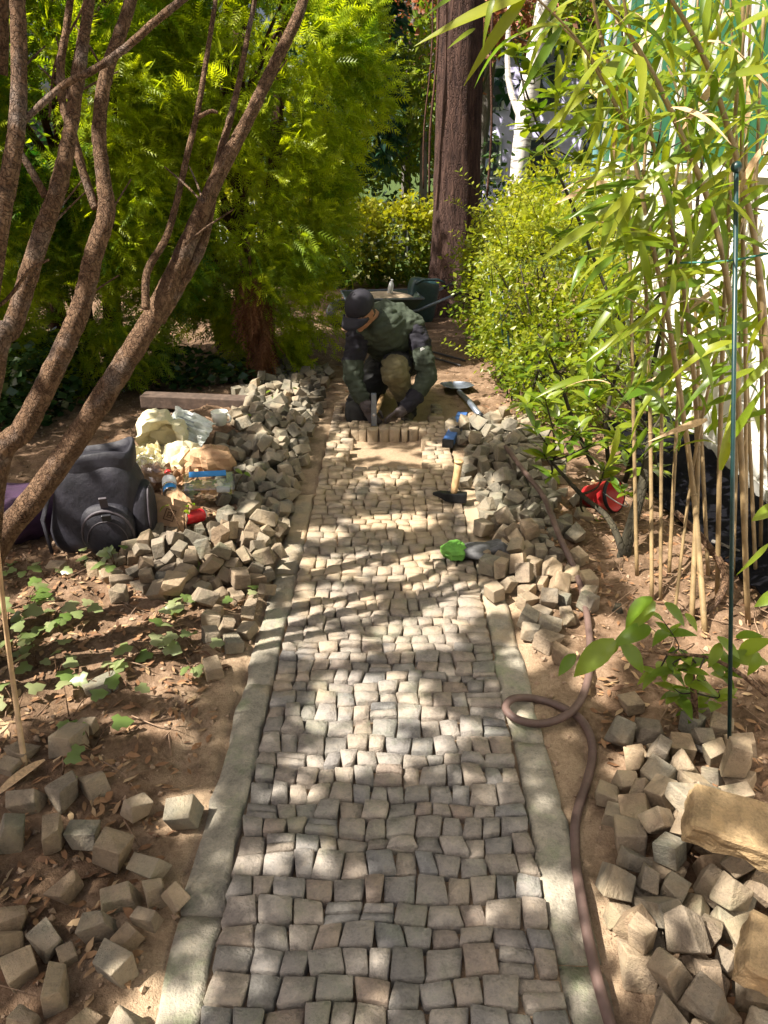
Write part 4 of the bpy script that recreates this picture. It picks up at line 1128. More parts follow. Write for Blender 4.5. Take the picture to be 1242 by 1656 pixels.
# ---- laurel with leaf rosettes, low
def rosettes(root, nodes, meshes, L0, L1, nl, starts, stem_r=.006, mat='dark_stem'):
    for (px, py, Y) in nodes:
        c = at(px, py, Y)
        s_ = min(starts, key=lambda q: (Vector(q) - c).length)
        m = (Vector(s_) + c) / 2 + Vector((random.uniform(-.04, .04), random.uniform(-.04, .04), -.02))
        stems_mb([Vector(s_) - root.location, m - root.location, c - root.location], [stem_r, stem_r * .7, stem_r * .4], 6).build('stem', MATS[mat], root)
        axis_ = (c - m).normalized() + Vector((0, 0, .5)); a0 = random.uniform(0, 6)
        for k in range(random.randint(*nl)):
            a = a0 + k * 2.4; el = random.uniform(-.15, .75)
            d = Vector((math.cos(a), math.sin(a), el)) + axis_ * .35
            leaf(root, random.choice(meshes), c - axis_.normalized() * random.uniform(0, .06), d, random.uniform(L0, L1), up=Vector((0, 0, 1)) + rv(.25))
LL = on(998, 990); LL.z = 0
lowl = empty('laurel_shrub', LL, 'low laurel with dark trunk and pale green leaf rosettes beside the red bucket', 'shrub')
tr = [on(998, 992, -.02)] + [at(a, b, c) for a, b, c in ((1003, 930, 2.75), (1016, 870, 2.85), (1040, 780, 2.95), (1052, 700, 3.05))]
stems_mb([q - LL for q in tr], [.034, .03, .026, .02, .012], 10).build('trunk', MATS['dark_stem'], lowl)
br = [at(a, b, c) for a, b, c in ((1010, 900, 2.8), (985, 840, 2.9), (940, 800, 3.05), (890, 745, 3.15))]
stems_mb([q - LL for q in br], [.018, .013, .010, .006], 8).build('trunk', MATS['dark_stem'], lowl)
st = [tr[2], tr[3], tr[4], br[1], br[2], br[3]]
rosettes(lowl, [(a, b, random.uniform(2.9, 3.35)) for a, b in [(862,688),(880,735),(905,672),(938,688),(962,716),(1000,716),(1018,800),(1050,726),(1076,700),(978,756),(905,712),(890,765),(1030,655),(1062,640),(1092,652),(952,640),(985,880),(968,835),(1105,690),(1000,670),(925,735),(1045,760),(880,640),(1010,615),(1085,610),(960,590)]], lau, .075, .115, (8, 11), st)
ML = Vector((1.12, 3.75, 0))
midl = empty('laurel_shrub', ML, 'bushy laurel with narrow drooping leaves between the bright bush and the bucket', 'shrub')
mt = [[ML.copy(), at(930, 690, 3.7), at(900, 600, 3.75), at(870, 540, 3.8)], [ML + Vector((.08, .1, 0)), at(980, 680, 3.7), at(1000, 590, 3.8), at(1010, 520, 3.8)], [ML + Vector((.12, -.05, 0)), at(1030, 720, 3.5), at(1075, 640, 3.5), at(1100, 560, 3.5)]]
for q in mt: stems_mb([k - ML for k in q], [.014, .011, .008, .004], 8).build('trunk', MATS['dark_stem'], midl)
rosettes(midl, [(a, b, random.uniform(3.35, 3.95)) for a, b in [(850,600),(872,560),(900,620),(930,585),(880,660),(915,655),(950,620),(975,575),(1000,640),(1030,600),(1060,560),(1020,540),(960,545),(1085,600),(1110,640),(1070,670),(1035,690),(990,700),(1110,540),(940,700),(905,560),(985,505),(1045,500),(850,655),(1120,585),(1010,745),(1060,760)]], lau, .085, .13, (9, 11), [k for q in mt for k in q[1:]], .004)
UL = Vector((1.38, 3.6, 0))
upl = empty('laurel_shrub', UL, 'tall laurel with rounded leaves on long dark branches against the wall', 'shrub')
tr = [Vector((1.38, 3.6, 0))] + [at(a, b, c) for a, b, c in ((1045, 640, 3.6), (1010, 540, 3.7), (965, 430, 3.75), (925, 330, 3.7), (880, 230, 3.6), (845, 130, 3.5), (830, 60, 3.45))]
stems_mb([q - UL for q in tr], [.014, .012, .010, .008, .007, .005, .004, .002], 8).build('trunk', MATS['dark_stem'], upl)
t2 = [tr[1]] + [at(a, b, c) for a, b, c in ((1075, 500, 3.55), (1085, 380, 3.5), (1060, 250, 3.4), (1020, 120, 3.3), (1000, 20, 3.3))]
stems_mb([q - UL for q in t2], [.011, .010, .009, .007, .005, .003], 8).build('trunk', MATS['dark_stem'], upl)
t3 = [tr[2]] + [at(a, b, c) for a, b, c in ((1110, 420, 3.4), (1130, 300, 3.3), (1145, 180, 3.2), (1150, 60, 3.2))]
stems_mb([q - UL for q in t3], [.009, .008, .007, .005, .003], 8).build('trunk', MATS['dark_stem'], upl)
rosettes(upl, [(a, b, random.uniform(3.2, 3.8)) for a, b in [(862,120),(842,80),(882,178),(900,145),(930,118),(868,248),(918,210),(950,178),(888,300),(942,260),(980,148),(960,308),(1000,228),(1012,120),(912,60),(962,60),(1042,200),(1062,130),(1100,180),(1150,200),(858,215),(900,382),(868,168),(910,262),(952,420),(935,512),(1030,330),(1085,300),(1120,90),(1010,30)]], ova + lau[:1], .075, .115, (8, 10), tr[2:] + t2[2:] + t3[1:], .004)

# ---- young plant, lower right
YL = on(1128, 1205); YL.z = 0
young = empty('young_plant', YL, 'young plant with fresh bright green leaves behind the small heap of setts', 'plant')
stm = [on(1128, 1205, -.02), at(1122, 1120, 1.78), at(1115, 1060, 1.78)]
stems_mb([q - YL for q in stm], [.012, .010, .006], 8).build('stem', MATS['stem_bark'], young)
st3 = [at(1240, 1125, 1.68), at(1190, 1085, 1.72), at(1140, 1062, 1.76), at(1080, 1058, 1.78), at(1030, 1050, 1.78), at(985, 1040, 1.75)]
stems_mb([q - YL for q in st3], [.006, .006, .005, .004, .003, .002], 7).build('stem', MATS['stem_bark'], young)
for (a, b) in [((1054,966),(1008,992)),((1058,972),(1020,1012)),((1075,975),(1112,1005)),((1108,992),(1130,1015)),((1052,1015),(1002,1030)),((1004,1040),(1048,1084)),((995,1036),(930,1084)),((930,1058),(905,1086)),((1000,1040),(955,1060)),((1160,1030),(1195,1060)),((1165,1040),(1150,1075)),((1225,1055),(1220,1092)),((1195,1055),(1240,1035)),((1180,1060),(1242,1068)),((1190,1030),(1225,1022))]:
    Y = random.uniform(1.72, 1.8); p0, p1 = at(*a, Y), at(*b, Y - .04); d = p1 - p0
    leaf(young, random.choice(you), p0, d, d.length * 1.15, up=Vector((0, -.5, .85)) + rv(.2))
rosettes(young, [(a, b, random.uniform(1.68, 1.86)) for a, b in [(1112,1085),(1088,1112),(1142,1100),(1120,1135),(1162,1118),(1070,1000),(1180,1085),(1100,1050),(1060,1090)]], you, .055, .085, (5, 8), stm[1:] + st3[1:5], .003)

# ---- ivy sprigs on the left soil
iv_spots = [(40,985,8),(15,1015,7),(78,1000,7),(108,1002,5),(12,1062,6),(62,1078,6),(92,1092,5),(160,905,6),(188,922,5),(235,1056,5),(272,1050,4),(248,1003,4),(302,1062,4),(28,1152,4),(182,1122,4),(112,1162,4),(315,1082,3),(290,988,3),(40,932,5),(78,942,5),(208,1078,4),(150,1210,3),(100,1255,3),(375,800,4),(425,705,5),(455,660,4),(395,985,3),(300,880,4),(345,945,3)]
for (px, py, k) in iv_spots:
    c = on(px, py); heapy = py < 900 and px > 290
    o = empty('ivy_sprig', c, 'green sprig growing up between the heaped setts' if heapy else 'trailing ivy sprig with pale lobed leaves on the left soil', 'ivy', 'sprigs among the setts' if heapy else 'ivy sprigs on the soil')
    tips = []
    for j in range(k):
        a = random.uniform(0, 6.28); rr_ = random.uniform(.02, .10)
        q = c + Vector((math.cos(a) * rr_, math.sin(a) * rr_, random.uniform(.02, .07) + (.08 if heapy else 0)))
        leaf(o, ivy[0] if not heapy else random.choice(you), q, (math.cos(a), math.sin(a) - .4, -.15), random.uniform(.035, .062), up=Vector((0, -.35, 1)) + rv(.25))
        mb = MB(); mb.tube([Vector((0, 0, -.01)), (q - c) * .6 + Vector((0, 0, .01)), q - c], [.0022, .0018, .0014], 4); mb.build('stalk', MATS['stem_bark'], o)

# thin upright cane with a husk at its foot, far left
c0 = on(40, 1245); o = empty('dry_cane', c0, 'thin dry tan cane stuck upright in the soil', 'cane')
stems_mb([Vector((0, 0, -.02)), at(22, 1110, 1.7) - c0, at(2, 950, 1.66) - c0, at(-20, 700, 1.6) - c0], [.008, .007, .006, .005], 7).build('shaft', MATS['dry_cane'], o)
p0, p1 = on(75, 1238, .02), on(-5, 1290, .02); husk = leaf_mesh('husk', 'dry_leaf', lambda t: .11 * math.sin(math.pi * (t * .96 + .03)) ** .6, .1, .5)
husk.materials.clear(); husk.materials.append(MATS['dry_cane'])
o = new_obj('bamboo_husk', husk); d = p1 - p0; M = frame(np.array([d]), np.array([[0, 0, 1.0]]))[0]
o.matrix_world = Matrix.Translation(p0) @ (Matrix(M.tolist()) * (d.length * 1.05)).to_4x4(); tag(o, 'long pale dry husk lying at the foot of the thin cane', 'husk')
# ================================================================ HOUSES
n = NT('white_board'); co = n.pos(); f = n.noise(co, 3, 5, .6); n.col(n.ramp(f, [(.3, (.70, .68, .62)), (.7, (.84, .82, .77))])); n.rough(.6)
n.bump(n.noise(co, 90, 3), .15, .004)
n = NT('green_board'); co = n.pos(); f = n.noise(co, 4, 4, .6); n.col(n.ramp(f, [(.3, (.015, .075, .038)), (.7, (.03, .125, .065))])); n.rough(.45)
plain('batten_white', (.68, .70, .68), .5, namp=.12); plain('roof_dark', (.10, .07, .06), .8)
plain('lavender', (.60, .57, .86), .8, nscale=4, namp=.1); plain('roof_red', (.33, .12, .08), .8)
WX = 1.74
house = empty('house', (WX, 3.0, 0), 'white boarded house wall with green upper cladding right of the path', 'house')
HY0, HY1 = -2.0, 6.95
mb = MB(); mb.box((2.02, (HY0 + HY1) / 2 - 3, 1.5), (3.96, HY1 - HY0 - .02, 3.1)); mb.build('wall', MATS['white_board'], house, False)
bh = .145; mb = MB(); Lb = HY1 - HY0
V = [(0, -Lb / 2, 0), (0, Lb / 2, 0), (-.012, -Lb / 2, bh), (-.012, Lb / 2, bh)]
mb.box((0, 0, bh / 2), (.022, Lb, bh - .010)); bmsh = mb.mesh('board', MATS['white_board'], False)
for k in range(10):
    o = new_obj('board', bmsh, house, (.02, (HY0 + HY1) / 2 - 3, .02 + k * bh)); o.rotation_euler = (0, -.07, 0)
mb = MB(); mb.box((-.012, (HY0 + HY1) / 2 - 3, 1.49), (.06, Lb + .02, .05)); mb.build('sill', MATS['batten_white'], house, False)
mb = MB(); mb.box((0, 0, 2.27), (.024, .118, 1.5)); gm = mb.mesh('green_board', MATS['green_board'], False)
mb = MB(); mb.box((-.012, 0, 2.27), (.034, .05, 1.5)); wm = mb.mesh('batten', MATS['batten_white'], False)
yy = HY0 + .06; k = 0
while yy < HY1 - .03:
    if k % 4 == 3: new_obj('batten', wm, house, (.018, yy - 3, 0)); yy += .088
    else: new_obj('green_board', gm, house, (.012 + .003 * (k % 2), yy - 3, 0)); yy += .122
    k += 1
mb = MB(); mb.box((-.02, HY1 - 3, 1.5), (.07, .07, 3.04)); mb.build('corner_post', MATS['batten_white'], house, False)
mb = MB(); mb.tube([(-.06, HY1 - 3.1, .05), (-.06, HY1 - 3.1, 3.0)], .032, 10); mb.build('downpipe', plain('downpipe_teal', (.10, .22, .24), .4), house)
mb = MB(); mb.box((1.95, (HY0 + HY1) / 2 - 3, 3.12), (4.3, Lb + .4, .12)); mb.build('roof', MATS['roof_dark'], house, False)

lav = empty('house', (4.4, 25, 0), 'distant lavender house with red roof behind the birch', 'house', rz=-.5)
mb = MB(); mb.box((0, 2.2, 2.4), (5.6, 4.0, 4.8)); mb.build('wall', MATS['lavender'], lav, False)
mb = MB(); mb.add([(-3.2, -.3, 4.8), (3.2, -.3, 4.8), (3.2, 4.6, 4.8), (-3.2, 4.6, 4.8), (-2.2, 2.2, 6.8), (2.2, 2.2, 6.8)], [(0, 1, 5, 4), (1, 2, 5), (2, 3, 4, 5), (3, 0, 4), (3, 2, 1, 0)]); mb.build('roof', MATS['roof_red'], lav, False)
plain('pane_dark', (.05, .06, .08), .15); 
for x_, z_ in ((-1.7, 1.5), (0, 1.5), (1.7, 1.5), (-1.7, 3.4), (0, 3.4), (1.7, 3.4)):
    mb = MB(); mb.box((x_, .18, z_), (.95, .06, 1.15)); w = mb.build('window', MATS['batten_white'], lav, False)
    mb = MB(); mb.box((x_, .14, z_), (.8, .03, 1.0)); mb.build('pane', MATS['pane_dark'], w, False)

# ================================================================ HOSE
n = NT('hose_rubber'); co = n.coords(); n.col(n.ramp(n.noise(co, 8, 5, .7), [(.35, (.075, .046, .038)), (.65, (.145, .092, .078))])); n.rough(.6); n.bump(n.noise(co, 120, 2), .1, .003)
hp = [(818,722),(850,765),(880,805),(905,868),(935,935),(950,1000),(954,1060),(948,1110),(925,1150),(880,1170),(838,1164),(818,1146),(830,1130),(865,1130),(905,1142),(938,1162),(955,1192),(958,1225),(948,1268),(932,1320),(930,1380),(938,1440),(950,1510),(965,1580),(985,1650),(1005,1720)]
hz = [.15,.15,.14,.10,.02,.02,.02,.03,.045,.035,.02,.02,.022,.022,.022,.024,.02,.02,.02,.02,.02,.02,.02,.02,.02,.02]
pts = []
for (a, b), z in zip(hp, hz):
    p = G(a, b, z); base = Hf(p.x, p.y) if not (PW0 - KW < p.x < PW1 + KW) else .036
    up = max(base + .014 + max(0, z - .02), .016); p = G(a, b, up); pts.append(Vector((p.x, p.y, up)))
o = stems_mb(pts, [.0122] * len(pts), 12, 0, 6).build('garden_hose', MATS['hose_rubber']); tag(o, 'brown rubber garden hose looping once beside the kerb', 'hose')

# ================================================================ TOOLS
plain('wood_handle', (.52, .34, .17), .55, nscale=40, namp=.35); plain('black_iron', (.022, .024, .028), .45, .6, namp=.4, bump=.2)
plain('blue_paint', (.05, .13, .36), .45, namp=.2); plain('steel_grey', (.20, .23, .28), .4, .6, namp=.25); plain('dark_iron', (.05, .045, .045), .6, .4)
c = G(728, 806, .05); c.z = .036
ham = empty('paving_hammer', c, 'black paving hammer standing on its head with wooden handle upright', 'hammer')
mb = MB()
prof = [(-.085, .006, .006), (-.05, .014, .014), (-.02, .022, .020), (.03, .024, .022), (.075, .024, .022), (.08, .022, .020)]
vs = []
for x_, hy, hz_ in prof:
    zc = .024 if x_ > -.04 else .034
    vs += [(x_, -hy, zc - hz_), (x_, hy, zc - hz_), (x_, hy, zc + hz_), (x_, -hy, zc + hz_)]
fs = [(i * 4 + k, i * 4 + (k + 1) % 4, (i + 1) * 4 + (k + 1) % 4, (i + 1) * 4 + k) for i in range(len(prof) - 1) for k in range(4)] + [(3, 2, 1, 0), tuple(len(prof) * 4 - 4 + k for k in range(4))]
mb.add(vs, fs); mb.build('head', MATS['black_iron'], ham, False, bevel=.003)
mb = MB(); mb.tube([(.015, 0, .03), (.02, .005, .08), (.03, .012, .16), (.033, .014, .20)], [.017, .019, .0205, .022], 10, flat=.8); mb.build('handle', MATS['wood_handle'], ham)
mb = MB(); mb.tube([(.033, .014, .198), (.0335, .014, .206)], [.024, .022], 10); mb.build('handle_end', MATS['wood_handle'], ham)
ham.rotation_euler = (0, 0, -.15)

a, b = G(724, 722, .04), G(748, 676, .04); d = b - a
lev = empty('spirit_level', ((a.x + b.x) / 2, (a.y + b.y) / 2, .034), 'long blue metal spirit level lying by the path edge', 'level', rz=math.atan2(d.y, d.x))
mb = MB(); mb.box((0, 0, .024), (d.length, .062, .045)); mb.build('bar', MATS['blue_paint'], lev, False, bevel=.003)
for s_ in (-1, 1):
    mb = MB(); mb.box((s_ * d.length / 2, 0, .024), (.012, .066, .049)); mb.build('end_cap', MATS['black_iron'], lev, False, bevel=.003)
mb = MB(); mb.tube([(-.03, 0, .047), (.03, 0, .047)], .008, 8); mb.build('vial', plain('vial', (.5, .6, .1), .2), lev)

a, b = on(742, 640, .03), on(776, 688, .06)
sh = empty('shovel', a, 'grey shovel lying on the soil behind the blue level', 'shovel')
mb = MB(); mb.tube([Vector((0, 0, 0)), (b - a) * .5 + Vector((0, 0, .01)), b - a], [.018, .019, .020], 10); mb.build('shaft', MATS['steel_grey'], sh)
mb = MB(); mb.tube([b - a, (b - a) * 1.04], [.024, .024], 10); mb.build('grip', MATS['black_iron'], sh)
V = []; F = []
dd = (a - b).normalized(); sd = Vector((-dd.y, dd.x, 0)).normalized()
for i in range(7):
    t = i / 6; w = .11 * (1 if t < .6 else math.sqrt(max(0, 1 - ((t - .6) / .4) ** 2)) * .95 + .05)
    for j in range(5):
        s_ = (j - 2) / 2; q = dd * t * .26 + sd * w * s_ + Vector((0, 0, .02 + .02 * s_ * s_ - .02 * t)); V.append(q)
for i in range(6):
    for j in range(4): F.append((i * 5 + j, i * 5 + j + 1, i * 5 + j + 6, i * 5 + j + 5))
mb = MB(); mb.add(V, F); bl = mb.build('blade', MATS['steel_grey'], sh); md = bl.modifiers.new('s', 'SOLIDIFY'); md.thickness = .003
for (p, q, nm) in (((700, 572), (752, 588), 'upper of two thin dark iron rods lying behind the person'), ((696, 580), (745, 594), 'lower of two thin dark iron rods lying behind the person')):
    a, b = on(*p, .015), on(*q, .015); o = stems_mb([a, (a + b) / 2, b], [.009] * 3, 7, 0).build('iron_rod', MATS['dark_iron']); tag(o, nm, 'rod')

def remesh(mb, name, mat, voxel, parent=None, loc=None, smooth_it=3):
    tmp = bpy.data.objects.new('tmp', mb.mesh('tmp', mat, True)); COL.objects.link(tmp)
    m1 = tmp.modifiers.new('r', 'REMESH'); m1.mode = 'VOXEL'; m1.voxel_size = voxel
    m2 = tmp.modifiers.new('s', 'SMOOTH'); m2.iterations = smooth_it; m2.factor = .5
    dg = bpy.context.evaluated_depsgraph_get(); dg.update()
    me = bpy.data.meshes.new_from_object(tmp.evaluated_get(dg)); me.name = name
    bpy.data.objects.remove(tmp)
    me.materials.clear()
    for m in (mat if isinstance(mat, (list, tuple)) else [mat]): me.materials.append(m)
    me.polygons.foreach_set('use_smooth', [True] * len(me.polygons))
    return new_obj(name, me, parent, loc)
def crumple(name, c, size, mat, label, cat, seed, rot=(0, 0, 0), amp=.35, e=.8, flat_=True, nu=26, nv=16, parent=None, thing_=True):
    mb = MB()
    def fn(v):
        k = 1.6 / max(size); a_ = abs(float(vnoise(v.x * k * 2 + seed, v.y * k * 2, v.z * k * 2))) * 1.2 + .5 * abs(float(vnoise(v.x * k * 5, v.y * k * 5 + seed, v.z * k * 5)))
        return v * (1 - amp * a_ + amp * .4)
    mb.ellipsoid((0, 0, 0), [s / 2 for s in size], Euler(rot).to_matrix(), nu, nv, 0, fn, e)
    o = mb.build(name, MATS[mat], parent, not flat_, c, weld=True)
    if thing_: tag(o, label, cat)
    return o
# work glove by the path
plain('glove_grey', (.10, .10, .105), .8, nscale=60, namp=.35, bump=.3); plain('glove_green', (.13, .34, .05), .7, nscale=30, namp=.25, bump=.3)
p = G(770, 893, .05); gl = empty('work_glove', (p.x, p.y, .045), 'dark grey work glove with bright green cuff lying on the path edge', 'glove', rz=.12)
mb = MB(); mb.ellipsoid((0, 0, .012), (.06, .042, .020), None, 16, 10, e=.8)
for i, (yo, L) in enumerate(((.033, .075), (.012, .085), (-.010, .08), (-.032, .062))):
    mb.capsule((.04, yo * .9, .012), (.04 + L * .55, yo * 1.15, .018 + .006 * i), .013, .012); mb.capsule((.04 + L * .55, yo * 1.15, .018 + .006 * i), (.04 + L, yo * 1.2 - .01, .006), .012, .010)
mb.capsule((-.02, -.035, .012), (.03, -.070, .016), .015, .012)
remesh(mb, 'hand', MATS['glove_grey'], .004, gl)
crumple('cuff', Vector((-.075, 0, .014)), (.085, .10, .05), 'glove_green', None, None, 61, amp=.4, parent=gl, thing_=False)
gl.scale = (1.25, 1.2, 1.3)

# ================================================================ BACKPACK
n = NT('black_nylon'); co = n.coords(); f = n.noise(co, 12, 4, .6); n.col(n.ramp(f, [(.3, (.008, .008, .013)), (.75, (.026, .024, .036))])); n.rough(.62); n.bump(n.math('ADD', n.noise(co, 5, 4), n.math('MULTIPLY', n.noise(co, 300, 2), .08)), .6, .03)
plain('piping', (.06, .05, .06), .55, namp=.25); plain('buckle', (.03, .03, .035), .3)
plain('purple_cloth', (.035, .012, .04), .85, nscale=12, namp=.4, bump=.5)
p = on(152, 903); bp = empty('backpack', (p.x + .0, p.y + .16, p.z - .015), 'black backpack with open top and rounded front pocket leaning by the trunk', 'backpack', rz=.12)
def slump(v):
    t = v.z / .24; v = Vector((v.x * (1.06 - .14 * max(t, -1)), v.y * (1.1 - .12 * t), v.z))
    v.x += .012 * math.sin(v.z * 22) + .02 * t; v.y += .010 * math.sin(v.x * 17 + v.z * 13); return v
mb = MB(); mb.ellipsoid((0, 0, .225), (.215, .135, .235), None, 32, 22, 0, slump, e=.45); mb.build('body', MATS['black_nylon'], bp)
# mouth collar
mb = MB(); K = 36; rows = [(1.0, .40), (1.02, .455), (1.0, .487), (.93, .49), (.92, .45), (.85, .42)]
for s_, z_ in rows:
    for i in range(K):
        a = 2 * math.pi * i / K; cx_, cy_ = math.copysign(abs(math.cos(a)) ** .5, math.cos(a)), math.copysign(abs(math.sin(a)) ** .5, math.sin(a))
        mb.v.append((.19 * s_ * cx_ + .02, .115 * s_ * cy_, z_ + .018 * cx_ + .012 * math.sin(a * 3)))
for j in range(len(rows) - 1):
    for i in range(K): mb.f.append((j * K + i, j * K + (i + 1) % K, (j + 1) * K + (i + 1) % K, (j + 1) * K + i)); mb.m.append(0)
mb.build('mouth_collar', MATS['black_nylon'], bp)
pk = MB(); pk.ellipsoid((.06, -.135, .135), (.135, .065, .135), None, 28, 16, 0, lambda v: Vector((v.x, v.y, v.z if v.z > 0 else v.z * .95)), e=.7); pko = pk.build('front_pocket', MATS['black_nylon'], bp)
arc = [Vector((.06 + .128 * math.cos(a), -.168 - .018 * math.sin(a), .12 + .128 * math.sin(a))) for a in np.linspace(-.35, math.pi + .35, 22)]
mb = MB(); mb.tube(arc, .0075, 8); mb.build('piping', MATS['piping'], pko)
arc = [Vector((.06 + .10 * math.cos(a), -.192 - .004 * math.sin(a), .10 + .10 * math.sin(a))) for a in np.linspace(.0, math.pi, 18)]
mb = MB(); mb.tube(arc, .003, 6); mb.build('zip', MATS['piping'], pko)
mb = MB(); mb.box((.065, -.175, .275), (.038, .012, .10), Euler((.5, 0, .15)).to_matrix()); mb.build('strap', MATS['piping'], bp, False, bevel=.003)
mb = MB(); mb.box((.075, -.208, .225), (.046, .014, .034), Euler((.3, 0, .2)).to_matrix()); mb.build('buckle', MATS['buckle'], bp, False, bevel=.004)
sp = MB(); sp.ellipsoid((.225, -.03, .165), (.06, .11, .165), None, 22, 16, 0, None, e=.65); so = sp.build('side_pocket', MATS['black_nylon'], bp)
arc = [Vector((.27, -.05 + .085 * math.cos(a), .165 + .15 * math.sin(a))) for a in np.linspace(-.6, math.pi + .2, 20)]
mb = MB(); mb.tube(arc, .006, 8); mb.build('piping', MATS['piping'], so)
bp.scale = (.80, .80, .90)
mb = MB(); mb.tube([(-.19, -.08, .38), (-.26, -.14, .2), (-.24, -.16, .04)], [.02, .022, .02], 8, flat=.3); mb.build('shoulder_strap', MATS['black_nylon'], bp)

def sheet(name, c, size, mat, label, cat, seed, rot=(0, 0, 0), amp=.03, bend=0.0, parent=None):
    N = 18; V = []; F = []
    for j in range(N):
        for i in range(N):
            u, v = i / (N - 1) - .5, j / (N - 1) - .5
            z = amp * (abs(float(vnoise(u * 5 + seed, v * 5, seed))) * 2 + .7 * abs(float(vnoise(u * 11, v * 11 + seed, 3)))) + bend * (u * u)
            V.append((u * size[0] * (1 - .1 * abs(float(vnoise(v * 6, seed)))), v * size[1] * (1 - .1 * abs(float(vnoise(u * 6, seed + 3)))), z))
    for j in range(N - 1):
        for i in range(N - 1): F.append((j * N + i, j * N + i + 1, (j + 1) * N + i + 1, (j + 1) * N + i))
    o = new_obj(name, np_mesh(name, V, F, MATS[mat], False), parent, c); o.rotation_euler = rot
    md = o.modifiers.new('s', 'SOLIDIFY'); md.thickness = .0015
    if label: tag(o, label, cat)
    return o
p = on(10, 892); crumple('purple_garment', (p.x - .06, p.y + .22, p.z + .07), (.42, .4, .2), 'purple_cloth', 'dark purple garment heaped behind the backpack', 'garment', 4, flat_=False, amp=.3)

# ================================================================ LUNCH AND PACKAGING
plain('cream_paper', (.66, .60, .40), .75, nscale=14, namp=.12, bump=.3); plain('white_plastic', (.72, .76, .72), .35, nscale=10, namp=.08)
plain('brown_paper', (.44, .27, .15), .8, nscale=20, namp=.2, bump=.3); plain('china', (.74, .74, .66), .2, namp=.05, nscale=5); plain('bread', (.42, .22, .08), .8, nscale=40, namp=.3, bump=.3)
plain('can_red', (.55, .02, .03), .25, .3, namp=.2, nscale=25); plain('aluminium', (.6, .6, .62), .3, .9, namp=.1); plain('cap_red', (.55, .03, .03), .4, namp=.1)
plain('label_blue', (.03, .22, .55), .4, namp=.2, nscale=12); plain('label_white', (.75, .76, .78), .5, namp=.08); plain('ink_brown', (.12, .06, .03), .8); plain('ink_grey', (.30, .34, .36), .7)
n = NT('clear_plastic'); tb = n.n('ShaderNodeBsdfTransparent'); tb.inputs[0].default_value = (.93, .95, .95, 1); gb = n.n('ShaderNodeBsdfGlossy'); gb.inputs['Roughness'].default_value = .12
lw = n.n('ShaderNodeLayerWeight'); lw.inputs[0].default_value = .35; ms = n.n('ShaderNodeMixShader'); n.l(n.math('ADD', n.math('MULTIPLY', lw.outputs['Facing'], .5), .12), ms.inputs[0]); n.l(tb.outputs[0], ms.inputs[1]); n.l(gb.outputs[0], ms.inputs[2]); n.l(ms.outputs[0], n.out.inputs['Surface'])

p = on(262, 752); q = Vector((p.x, p.y + .06, p.z))
# cream paper wrap, open mouth towards the viewer
cw = empty('paper_wrap', q, 'crumpled cream paper wrap gaping open beside the backpack', 'paper')
mb = MB(); K = 26
rows = []
for j, (rr_, dz, dy) in enumerate(((.055, .09, .05), (.075, .095, .02), (.088, .10, -.01), (.083, .10, -.04), (.072, .10, -.03), (.05, .095, .03))):
    for i in range(K):
        a = 2 * math.pi * i / K; r_ = rr_ * (1 + .14 * math.sin(a * 3 + j) + .10 * math.sin(a * 7 + 2 * j)); mb.v.append((r_ * math.cos(a) * 1.15, dy + .02 * math.sin(a * 2), dz + r_ * math.sin(a) * .95))
for j in range(5):
    for i in range(K): mb.f.append((j * K + i, j * K + (i + 1) % K, (j + 1) * K + (i + 1) % K, (j + 1) * K + i)); mb.m.append(0)
mb.build('mouth', MATS['cream_paper'], cw, False)
crumple('tail', Vector((-.03, .10, .10)), (.20, .16, .16), 'cream_paper', None, None, 7, amp=.4, parent=cw, thing_=False)
p = on(300, 765); crumple('paper_wad', (p.x, p.y + .03, p.z + .06), (.17, .14, .13), 'cream_paper', 'crumpled pale cream paper wad before the open paper wrap', 'paper', 12, amp=.42, rot=(.3, .5, .4))
p = on(268, 788); crumple('paper_scrap', (p.x + .02, p.y + .06, p.z + .06), (.12, .10, .06), 'cream_paper', 'small cream paper scrap between the wad and the plastic tray', 'paper', 15, amp=.4, rot=(.2, .3, .2))
p = on(300, 735); wp = sheet('white_packet', (p.x + .01, p.y + .12, p.z + .11), (.24, .15), 'white_plastic', 'flat white plastic packet with faint grey print behind the cream wrap', 'packet', 3, (.75, .2, -.45), .02)
for k, (w_, yy_) in enumerate(((.05, .045), (.10, .02), (.12, .0), (.09, -.02))):
    mb = MB(); mb.box((-.02, yy_, .042), (w_, .008, .001)); mb.build('printed_line', MATS['ink_grey'], wp, False)
p = on(340, 775); crumple('paper_bag', (p.x, p.y + .06, p.z + .06), (.19, .15, .15), 'brown_paper', 'crumpled plain brown paper bag lying below the white mug', 'bag', 22, amp=.38, rot=(.2, -.2, .3))
p = on(358, 716, .05); mug = empty('mug', (p.x, p.y + .02, Hf(p.x, p.y) + .075), 'white china mug standing among the setts', 'mug')
mb = MB(); mb.lathe([(.0, .0), (.028, .0), (.032, .006), (.040, .04), (.044, .078), (.041, .078), (.036, .04), (.028, .008), (0, .008)], 22); mb.build('cup', MATS['china'], mug)
mb = MB(); mb.tube([(.04 + .022 * math.sin(a), 0, .042 + .024 * math.cos(a)) for a in np.linspace(0, math.pi, 11)], .0055, 8); mb.build('handle', MATS['china'], mug)
mug.scale = (1.1, 1.1, 1.0); mug.rotation_euler = (0, 0, -.3)
for o_, k_ in ((cw, 1.3), (bpy.data.objects['paper_wad'], 1.35), (bpy.data.objects['paper_bag'], 1.35), (wp, 1.15)): o_.scale = (k_, k_, k_)
p = on(292, 800); sheet('paper_sheet', (p.x, p.y + .05, p.z + .05), (.17, .13), 'brown_paper', 'torn open brown paper sheet lying below the cream paper wad', 'paper', 71, (.5, .2, .5), .035)
